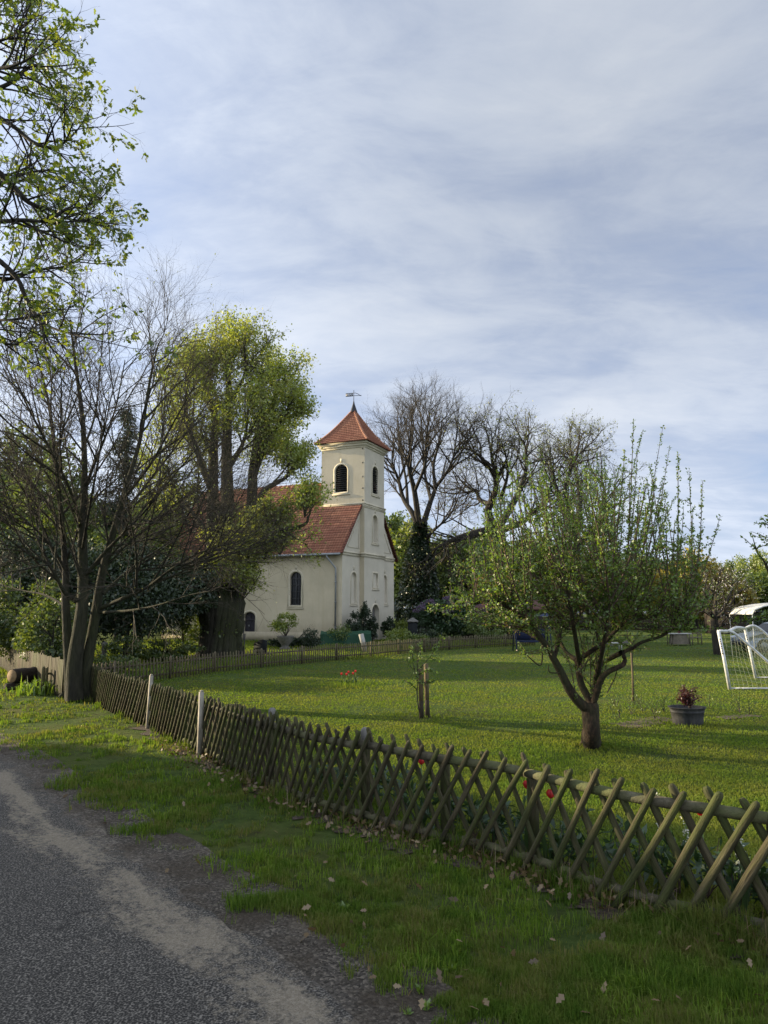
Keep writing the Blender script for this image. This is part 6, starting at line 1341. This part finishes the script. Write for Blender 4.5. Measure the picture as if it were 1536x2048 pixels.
# car and canopy at the right edge
def car():
    Y = 35.0; x0 = P(1478, 1300, Y).x; p = Vector((x0 + 2.1, Y, 0)); t = thing('parked_car', 'silver-blue car parked beyond the goal at the right edge', 'car', p)
    prof = [(0, .32), (.02, .62), (.14, .74), (.55, .86), (1.02, .94), (1.62, 1.36), (2.05, 1.45), (3.0, 1.44), (3.55, 1.28), (4.02, 1.0), (4.18, .86), (4.2, .36), (3.75, .22)]
    def wheel_cut(cx): return [(cx + .36 * math.cos(a), .30 + .36 * math.sin(a)) for a in np.linspace(0, math.pi, 8)]
    pts = prof + wheel_cut(3.38) + wheel_cut(.80) + [(.3, .22)]
    tri = tessellate_polygon([[Vector((x, z, 0)) for x, z in pts]]); mb = MB(); k = len(pts)
    def sd(x, z, s): return Vector((x0 + x, Y + s * (.86 - .18 * max(0, (z - .9) / .55)), z))
    mb.add([sd(x, z, -1) for x, z in pts] + [sd(x, z, 1) for x, z in pts], [tuple(q) for q in tri] + [tuple(i + k for i in q) for q in tri] + [(i, (i + 1) % k, (i + 1) % k + k, i + k) for i in range(k)])
    mb.build('body', M['car_paint'], t)
    for s in (-1, 1):
        for poly in ([(1.22, .96), (1.68, 1.33), (2.0, 1.38), (2.05, .97)], [(2.13, .97), (2.1, 1.38), (2.9, 1.37), (2.98, .98)], [(3.06, .98), (3.0, 1.36), (3.45, 1.22), (3.75, 1.0)]):
            mb = MB(); mb.add([sd(x, z, s) + Vector((0, s * .006, 0)) for x, z in poly], [(0, 1, 2, 3)]); mb.build('side_window', M['glass_dark'], t)
    mb = MB(); mb.add([Vector((x0 + x, Y + y, z)) for x, z, y in ((1.07, .975, -.74), (1.07, .975, .74), (1.585, 1.345, .66), (1.585, 1.345, -.66))], [(0, 1, 2, 3)]); mb.v = [(a - .012, b, c + .012) for a, b, c in mb.v]; mb.build('windscreen', M['glass_dark'], t)
    for s in (-1, 1):
        mb = MB(); mb.box(Vector((x0 + .09, Y + s * .66, .68)), (.16, .3, .13)); mb.build('headlight', M['sky_pale'], t)
        for cx in (.8, 3.38):
            c = Vector((x0 + cx, Y + s * .76, .31)); mb = MB(); mb.tube([c - Vector((0, s * .1, 0)), c + Vector((0, s * .09, 0))], .31, 20); w = mb.build('wheel', M['tyre'], t, True); mb = MB(); mb.tube([c + Vector((0, s * .088, 0)), c + Vector((0, s * .098, 0))], .19, 16); mb.build('rim', M['metal'], w)
    mb = MB(); mb.box(Vector((x0 - .012, Y, .42)), (.05, 1.2, .16)); mb.build('grille', M['black_metal'], t)
car()
def canopy():
    Y = 31.0; xl = P(1495, 1230, Y).x; zl, zt = P(1495, 1229, Y).z, P(1540, 1204, Y).z; r = 2.6; c = Vector((xl + r, Y + 1.0, 0)); t = thing('garden_canopy', 'pale domed fabric canopy on thin white poles at the right edge', 'canopy', c)
    mb = MB(); k = 10; vs = []
    for i in range(k + 1):
        a = math.pi * i / k
        for j in range(5): vs.append(c + Vector((-math.cos(a) * r, (j / 4 - .5) * 2.0 - .4, zl + (zt - zl) * math.sin(a) ** .8)))
    mb.add(vs, [(i * 5 + j, (i + 1) * 5 + j, (i + 1) * 5 + j + 1, i * 5 + j + 1) for i in range(k) for j in range(4)]); mb.build('cover', M['canvas'], t, True)
    mb = MB(); mb.tube([Vector(vs[i * 5]) for i in range(k + 1)], .035, 6); mb.build('edge_tube', M['white_tube'], t, True)
    mb = MB(); mb.add([c + Vector((-r, y, zl)) for y in (-1.4, .6)] + [c + Vector((-r + .5, y, zl - .12)) for y in (.6, -1.4)] + [c + Vector((r, y, zl)) for y in (.6, -1.4)], [(0, 1, 2, 3), (3, 2, 4, 5)]); mb.build('valance', M['canvas_grey'], t)
    for sx in (-1, 1):
        for y in (-1.4, .6): mb = MB(); mb.tube([c + Vector((sx * r, y, 0)), c + Vector((sx * r, y, zl))], .016, 6); mb.build('pole', M['white_tube'], t, True)
canopy()

# zinc tub with a little red maple
p = G(1376, 1450); t = thing('zinc_tub', 'oval grey zinc tub standing on the lawn', 'tub', p); mb = MB(); mb.lathe(p, [(0, .012), (.27, 0), (.275, .01), (.285, .12), (.30, .235), (.318, .245), (.306, .255), (.32, .31), (.345, .32), (.345, .335), (.325, .33), (.30, .27), (0, .27)], 28, 1.0, .78); mb.build('tub_body', M['zinc'], t, True)
mb = MB(); mb.lathe(p, [(.306, .272), (.15, .285), (0, .29)], 24, .99, .77); mb.build('soil', M['soil'], t, True)
q = p + Vector((.06, 0, .285)); t = thing('maple_shrub', 'small red-leaved maple growing in the zinc tub', 'shrub', q); T = Tubes(); lf = []
for k in range(9): grow(T, rnd, q, (rnd.gauss(0, .35), rnd.gauss(0, .35), 1), rnd.uniform(.28, .46), .008, 0, dict(max=1, seg=[4, 3], wig=[.12, .15], up=[.03, 0], sides=[4, 3], n=[0, 6], t0=[.2, .3], ang=[40, 55], len=[.3, .13], rad=[.01, .004], leaf_from=1))
V, Fc = T.arrays(); part('stems', V, Fc, M['twig_red'], t); Pp, D = along(rng, T.leafy, 1500, .025); V, Fc = leaves(rng, Pp, D, np.full(len(Pp), .038), LEAF, .5, .5, .2); part('foliage', V, Fc, M['leaf_maple'], t)

# staked saplings
b = G(848, 1437); t = thing('young_tree', 'young leafy sapling tied between two wooden stakes on the lawn', 'tree', b); Y = b.y; T = Tubes(); lf = []
for (u0, v0, u1, v1) in ((843, 1434, 841, 1330), (855, 1432, 852, 1327)):
    a, c = G(u0, v0 + 2), P(u1, v1, G(u0, v0 + 2).y); m = a.lerp(c, .32); mb = MB(); mb.tube([m, a.lerp(c, .7), c], [.046, .046, .045], 10); s = mb.build('stake', M['stake'], t, True); mb = MB(); mb.tube([a - Z * .03, m], [.047, .0465], 10); mb.build('stake_foot', M['stake_dark'], s, True)
st = [b + Vector((-.06, .08, 0)), P(835, 1400, Y), P(835, 1350, Y), P(834, 1300, Y)]; T.add([tuple(x) for x in catmull(st, 3)], [.016 - .001 * i for i in range(10)], 6)
for pts in ([(835, 1380), (822, 1368), (806, 1360)], [(835, 1360), (828, 1335), (824, 1305), (822, 1292)], [(836, 1350), (855, 1340), (872, 1345)], [(836, 1340), (860, 1315), (872, 1295), (886, 1272)], [(835, 1325), (842, 1305), (840, 1288)], [(836, 1365), (858, 1366), (874, 1358)], [(835, 1345), (818, 1330), (814, 1318)], [(860, 1315), (868, 1320), (878, 1316)]):
    c = [tuple(P(u, v, Y + rnd.gauss(0, .1))) for u, v in pts]; T.add(c, [.008] * (len(c) - 1) + [.004], 4); lf.append(c)
V, Fc = T.arrays(); part('stem', V, Fc, M['twig'], t, True); Pp, D = along(rng, lf, 420, .02); V, Fc = leaves(rng, Pp, D, np.full(len(Pp), .055)); part('foliage', V, Fc, M['leaf_apple'], t)
b = G(1266, 1406); tp = P(1262, 1302, b.y); t = thing('young_tree', 'thin newly planted sapling on a single light stake right of the apple trunk', 'tree', b); mb = MB(); mb.tube([b, b.lerp(tp, .5) + Vector((.012, 0, 0)), tp], [.022, .02, .018], 8); mb.build('stake', M['stake'], t, True)
mb = MB(); mb.tube([b + Vector((.03, 0, 0)), tp + Vector((.03, 0, .1)), tp + Vector((0, 0, .35))], [.01, .008, .004], 6); mb.build('stem', M['twig'], t, True); lf = [[tuple(tp), tuple(tp + Vector((0, 0, .35)))], [tuple(tp), tuple(tp + Vector((.12, 0, .06)))], [tuple(tp), tuple(tp + Vector((-.1, 0, .12)))]]
Pp, D = along(rng, lf, 60, .03); V, Fc = leaves(rng, Pp, D, np.full(len(Pp), .06)); part('foliage', V, Fc, M['leaf_bright'], t)

# thin rose bushes in the planting bed
for k, (u, v, h) in enumerate(((1238, 1440, .45), (1262, 1430, .4), (1285, 1424, .5), (1310, 1438, .42), (1328, 1425, .4), (1420, 1418, .38), (1480, 1425, .48), (1500, 1430, .42), (1352, 1418, .4), (1232, 1415, .35))):
    b = G(u, v); T = Tubes(); t = thing('rose_bush', 'thin twiggy rose bush growing in the planting bed around the zinc tub', 'rose bush', b, 'rose bushes around the tub')
    for j in range(5): grow(T, rnd, b, (rnd.gauss(0, .35), rnd.gauss(0, .35), 1), h * rnd.uniform(.6, 1.1), .006, 0, dict(max=1, seg=[4, 3], wig=[.1, .15], up=[.02, .02], sides=[4, 3], n=[0, 4], t0=[.2, .3], ang=[40, 45], len=[.3, .15], rad=[.01, .004], leaf_from=0))
    V, Fc = T.arrays(); part('stems', V, Fc, M['twig'], t); Pp, D = along(rng, T.leafy, 60, .02); V, Fc = leaves(rng, Pp, D, np.full(len(Pp), .035)); part('foliage', V, Fc, M['leaf_apple'], t)

# tulips, white spring flowers and peonies behind the lattice fence
def flower(name, label, cat, b, h, mat, kind, group=None):
    t = thing(name, label, cat, b, group); mb = MB(); top = b + Vector((rnd.gauss(0, .02), rnd.gauss(0, .02), h)); mb.tube([b, b.lerp(top, .5) + Vector((.008, 0, 0)), top], .0055, 6); mb.build('stem', M['leaf_apple'], t, True)
    mb = MB()
    for k in range(3):
        a = k * 2.1 + rnd.random(); d = Vector((math.cos(a), math.sin(a), 0)); s = Z.cross(d) * .02; mb.add([b - s * .5, b + s * .5, b + d * .06 + s + Z * h * .35, b + d * .06 - s + Z * h * .35, b + d * .12 + Z * h * .62], [(0, 1, 2, 3), (3, 2, 4)])
    mb.build('leaves', M['leaf_peony'], t)
    if kind == 'cup':
        mb = MB()
        for k in range(6):
            a = k * 1.047; n = []
            for z, r, w in ((0, .006, .008), (.02, .026, .02), (.045, .030, .022), (.068, .02, .008)):
                for s in (-1, 1): n.append(top + Vector(((r + .002 * (k % 2)) * math.cos(a) - s * w * math.sin(a), (r + .002 * (k % 2)) * math.sin(a) + s * w * math.cos(a), z)))
            mb.add(n, [(0, 1, 3, 2), (2, 3, 5, 4), (4, 5, 7, 6)])
        mb.build('blossom', mat, t, True)
    else:
        Pp = np.array([tuple(b.lerp(top, rnd.uniform(.55, 1.05)) + Vector((rnd.gauss(0, .014), rnd.gauss(0, .014), 0))) for _ in range(60)]); V, Fc = leaves(rng, Pp, rng.normal(0, 1, (60, 3)), np.full(60, .024)); part('blossom', V, Fc, mat, t)
for u, v, Y, lab in ((664, 1478, 8.6, 'red tulip farthest along the lattice fence, near the capped post'), (846, 1523, 7.4, 'red tulip behind the middle of the lattice fence below the staked sapling'), (1051, 1571, 6.5, 'red tulip beside the dark fence post, the higher of a close pair'), (1088, 1588, 6.3, 'red tulip right of the dark fence post, the lower of a close pair'), (1405, 1622, 5.75, 'red tulip behind the near right end of the lattice fence')):
    q = P(u, v, Y); flower('tulip', lab, 'tulip', Vector((q.x, q.y, 0)), q.z - .03, M['tulip'], 'cup')
for k in range(5):
    b = G(684 + k * 7 + rnd.uniform(-2, 2), 1368 + rnd.uniform(-4, 4)); flower('tulip', 'small red tulip in the tuft of long grass in the middle of the lawn', 'tulip', b, .26 + rnd.uniform(-.02, .03), M['tulip'], 'cup', 'tulips in the lawn tuft')
for u, v, Y, lab in ((1318, 1594, 6.0, 'white flower spike behind the fence, left of a pair'), (1364, 1606, 5.9, 'white flower spike behind the fence, right of a pair beside the tulip'), (1476, 1668, 5.3, 'white flower spike low behind the fence near the right edge')):
    q = P(u, v, Y); flower('spring_flower', lab, 'flower', Vector((q.x, q.y, 0)), max(.2, q.z), M['hyacinth'], 'spike')
pt = [(742, 8.2), (790, 7.8), (838, 7.5), (890, 7.25), (940, 7.0), (975, 6.85), (1020, 6.7), (1110, 6.35), (1165, 6.2), (1250, 6.0), (1330, 5.85), (1380, 5.7), (1440, 5.5), (1500, 5.35), (700, 8.4), (650, 8.9), (1530, 5.2)]
for u, Y in pt:
    b = at_px(u, Y + rnd.uniform(-.08, .08)); t = thing('peony', 'dark green leafy peony plant growing just behind the lattice fence', 'plant', b, 'peonies behind the lattice fence'); T = Tubes(); lf = []; h = rnd.uniform(.38, .58)
    for j in range(7): grow(T, rnd, b, (rnd.gauss(0, .4), rnd.gauss(0, .4), 1), h * rnd.uniform(.7, 1.1), .006, 0, dict(max=0, seg=[4], wig=[.08], up=[.02], sides=[4], leaf_from=0))
    V, Fc = T.arrays(); part('stems', V, Fc, M['twig_red'], t); Pp, D = along(rng, T.leafy, 90, .01, .35); V, Fc = leaves(rng, Pp, D, np.full(len(Pp), .115), NEEDLE * np.array([1.7, 1, 1]), .45, .6, .15); part('foliage', V, Fc, M['leaf_peony'], t)
# clump of long pale leaves by the log, and weeds in the gravel
b = G(85, 1388); t = thing('daylily_clump', 'clump of long arching pale green leaves between the log and the big tree', 'plant', b); n = 170; X = b.x + rng.normal(0, .32, n); Yy = b.y + rng.normal(0, .25, n); V, Fc = blades(rng, X, Yy, np.full(n, .42), np.full(n, .035), .8); part('leaves', V, Fc, M['leaf_apple'], t)
for k, (u, v, s, lab) in enumerate(((853, 2018, .075, 'small bright green weed rosette standing alone in the gravel near the bottom edge'), (842, 1985, .08, 'dark weed rosette at the grass edge near the bottom'), (815, 2030, .045, 'tiny weed seedling in the gravel near the bottom edge'), (905, 1945, .10, 'broad-leaved weed in the verge grass above the gravel'), (690, 1822, .09, 'broad-leaved weed in the verge a little farther along'), (505, 1585, .13, 'broad-leaved weed at the foot of the lattice fence near the white posts'), (420, 1506, .16, 'leafy weed at the foot of the nearer white post'))):
    b = G(u, v); n = 13; a = rng.uniform(0, 6.28, n); D = np.stack([np.cos(a), np.sin(a), rng.uniform(.5, 1.6, n)], 1); D /= np.linalg.norm(D, axis=1, keepdims=True); Pp = np.tile(np.array(b), (n, 1)) + D * .008
    V, Fc = leaves(rng, Pp, D * 3, np.full(n, s * .6), LEAF * np.array([.75, 1, 1]), 1, .5); tag(solo('weed', V, Fc, M['leaf_apple'], b), lab, 'weed')

# ================================================================== WOOD AND GARDENS BEHIND
protos = {}
def wood(kind, u, Y, vtop, w, label, name='broadleaf_tree', cat='tree', group=None, seed=0):
    leaf, n, size = kind; h = top_h(vtop, Y)
    if kind not in protos: protos[kind] = []
    if len(protos[kind]) < 2:
        t = leafy_tree(name, label, cat, at_px(u, Y), h, w, leaf, n, size, low=.06, seed=seed + 60, lumps=40, lump=.3, group=group); protos[kind].append((t, h, w)); return
    t, h0, w0 = protos[kind][seed % 2]; o = dup(t, at_px(u, Y), rnd.uniform(0, 6.28), (w / w0, w / w0, h / h0), label, group); o.name = name
WD, BR, YL = ('leaf_wood', 9000, .42), ('leaf_bright', 8000, .40), ('leaf_yellow', 9000, .36)
gW = 'green trees of the wood behind the gardens'; lW = 'green tree in the even row of woodland behind the church and gardens'
for k, (u, Y, v, w) in enumerate(((800, 72, 1030, 9), (770, 80, 1000, 10), (905, 74, 1060, 9), (950, 82, 1050, 10), (1010, 76, 1080, 9), (1065, 82, 1060, 10), (1120, 78, 1085, 9), (1180, 82, 1090, 10), (1240, 84, 1100, 10), (1300, 88, 1110, 10), (860, 84, 1065, 10), (1540, 72, 1135, 9), (1490, 84, 1128, 9), (1580, 80, 1120, 10), (1445, 86, 1125, 9), (720, 86, 1040, 11), (640, 84, 1020, 11), (540, 84, 1010, 11), (440, 82, 1000, 11), (280, 80, 990, 11), (180, 80, 985, 11), (60, 78, 970, 12), (-40, 76, 950, 12))):
    wood(WD if k % 4 else BR, u, Y, v, w, lW, group=gW, seed=k)
wood(YL, 1392, 66, 1098, 7.2, 'biggest yellow-leaved willow in the gardens right of the apple tree', 'willow_tree', seed=101); wood(YL, 1345, 70, 1125, 5, 'yellow willow just right of the apple tree, left of the biggest one', 'willow_tree', seed=102); wood(YL, 1464, 64, 1142, 4.4, 'small golden tree between the goal and the bigger willow', 'willow_tree', seed=103)
wood(BR, 1512, 76, 1092, 4.5, 'slim light green tree rising over the hedge at the right', seed=104); wood(BR, 1470, 80, 1104, 4, 'thin light green tree left of the slim one over the right hedge', seed=106)
# blossoming fruit tree on the far lawn
def blossom_tree():
    Y = 33; b = at_px(1430, Y); T = Tubes(); Q = lambda u, v, dy=0: P(u, v, Y + dy)
    prm = dict(max=3, seg=[6, 6, 5, 3], wig=[.06, .12, .14, .14], up=[0, .03, .03, .02], sides=[10, 6, 4, 3], n=[0, 5, 4, 3], t0=[.2, .15, .1, .1], ang=[40, 48, 48, 45], len=[2, 1.4, .75, .4], rad=[.1, .03, .012, .006], tip=.3, apex=.3, leaf_from=2)
    T.add([tuple(x) for x in catmull([b, Q(1430, 1260), Q(1429, 1238)], 4)], [.19 - .006 * i for i in range(9)], 10)
    for pts, r in (([(1429, 1240), (1405, 1205, .4), (1385, 1160, .8)], .1), ([(1430, 1240), (1432, 1190), (1440, 1140)], .11), ([(1430, 1240), (1455, 1215, -.4), (1480, 1180, -.7)], .1), ([(1432, 1262), (1440, 1255), (1456, 1244)], .06), ([(1429, 1238), (1410, 1190, -1), (1415, 1150, -1.3)], .08), ([(1431, 1238), (1460, 1190, 1), (1465, 1150, 1.4)], .08), ([(1429, 1236), (1395, 1215, -.8), (1372, 1205, -1.2)], .07)): limb(T, rnd, [Q(*q) for q in pts], r, .02, 7, prm, 7, 1, .2)
    t = tree_obj('fruit_tree', 'dark-trunked fruit tree with white blossom beside the goal', 'tree', b, T, M['bark_dark'], twig=M['twig'], cut=5); Pp, D = along(rng, T.leafy, 1500, .05); k = rng.random(len(Pp)) < .6
    V, Fc = leaves(rng, Pp[k], D[k], np.full(k.sum(), .09)); part('crown', V, Fc, M['leaf_wood'], t); k = ~k & (Pp[:, 0] > b.x - .4); V, Fc = leaves(rng, Pp[k], D[k], np.full(k.sum(), .075)); part('blossom', V, Fc, M['blossom'], t)
blossom_tree()
leafy_tree('hedge', 'dark clipped hedge behind the car at the right edge', 'hedge', at_px(1560, 37.5), 1.75, 4.6, 'leaf_dark', 5000, .14, low=.02, seed=71, wd=1.4, lump=.5)
# garden fence and low dark sheds along the far edge of the lawn
p = at_px(1260, 68); mb = MB()
f = thing('garden_fence', 'long dark paling along the far end of the lawn', 'fence', p)
for i in range(10):
    a = at_px(1060 + i * 52, 66 + i * .3); b = at_px(1060 + (i + 1) * 52, 66.3 + i * .3); mb = MB(); k = 16; d = (b - a).normalized(); nn = Vector((-d.y, d.x, 0))
    for q in range(k): mb.box(a.lerp(b, (q + .5) / k) + Z * .62, ((b - a).length / k * .8, .03, 1.2 + rnd.uniform(-.04, .04)), (d, nn, Z))
    mb.build('paling', M['shed_wood'], f); mb = MB(); mb.tube([a - nn * .05, a - nn * .05 + Z * 1.35], .06, 6); mb.build('post', M['garden_wood'], f)
    mb = MB(); mb.bar(a + Z * .8 + nn * .05, b + Z * .8 + nn * .05, .05, .08); mb.build('rail', M['garden_wood'], f)
p = at_px(1463, 58); t = thing('garden_shed', 'dark flat shed in the shade behind the blossoming fruit tree', 'shed', p); mb = MB(); mb.box(p + Z * .85, (3.4, 2.4, 1.7)); mb.build('shed_wall', M['shed_wood'], t); mb = MB(); mb.box(p + Z * 1.77, (3.9, 2.9, .12)); mb.build('roof', M['black_metal'], t)

# added building across the road, out of view, put in to shade the verge
def shade_barn():
    p = Vector((-27, 8.5, 0)); t = thing('shade_barn', 'added rendered building with a tiled gable roof, out of view, shading the verge', 'shade_barn', p); x0, x1, y0, y1, ze, zr = -31, -23.5, -8, 18.0, 5.2, 8.4
    mb = MB(); mb.box(((x0 + x1) / 2, (y0 + y1) / 2, ze / 2), (x1 - x0, y1 - y0, ze)); xm = (x0 + x1) / 2
    for y in (y0 + .001, y1 - .001): mb.add([(x0, y, ze), (x1, y, ze), (xm, y, zr)], [(0, 1, 2)])
    mb.build('wall', M['plaster_gable'], t); Va = ([], [], [])
    for s, xe in ((-1, x0 - .4), (1, x1 + .4)):
        A = lambda q, xe=xe: Vector((xe, y0 - .4, ze - .3)).lerp(Vector((xm, y0 - .4, zr + .1)), q); B = lambda q, xe=xe: Vector((xe, y1 + .4, ze - .3)).lerp(Vector((xm, y1 + .4, zr + .1)), q); courses(Va, A, B, 20, .045, Vector((s * .6, 0, .8)), 0)
    part('roof', Va[0], [Va[1]], M['tile'], t, False, Va[2]); mb = MB(); mb.box((x1 + .03, 8, 1.8), (.06, 3.4, 3.6)); mb.build('door', M['shed_wood'], t)
shade_barn()
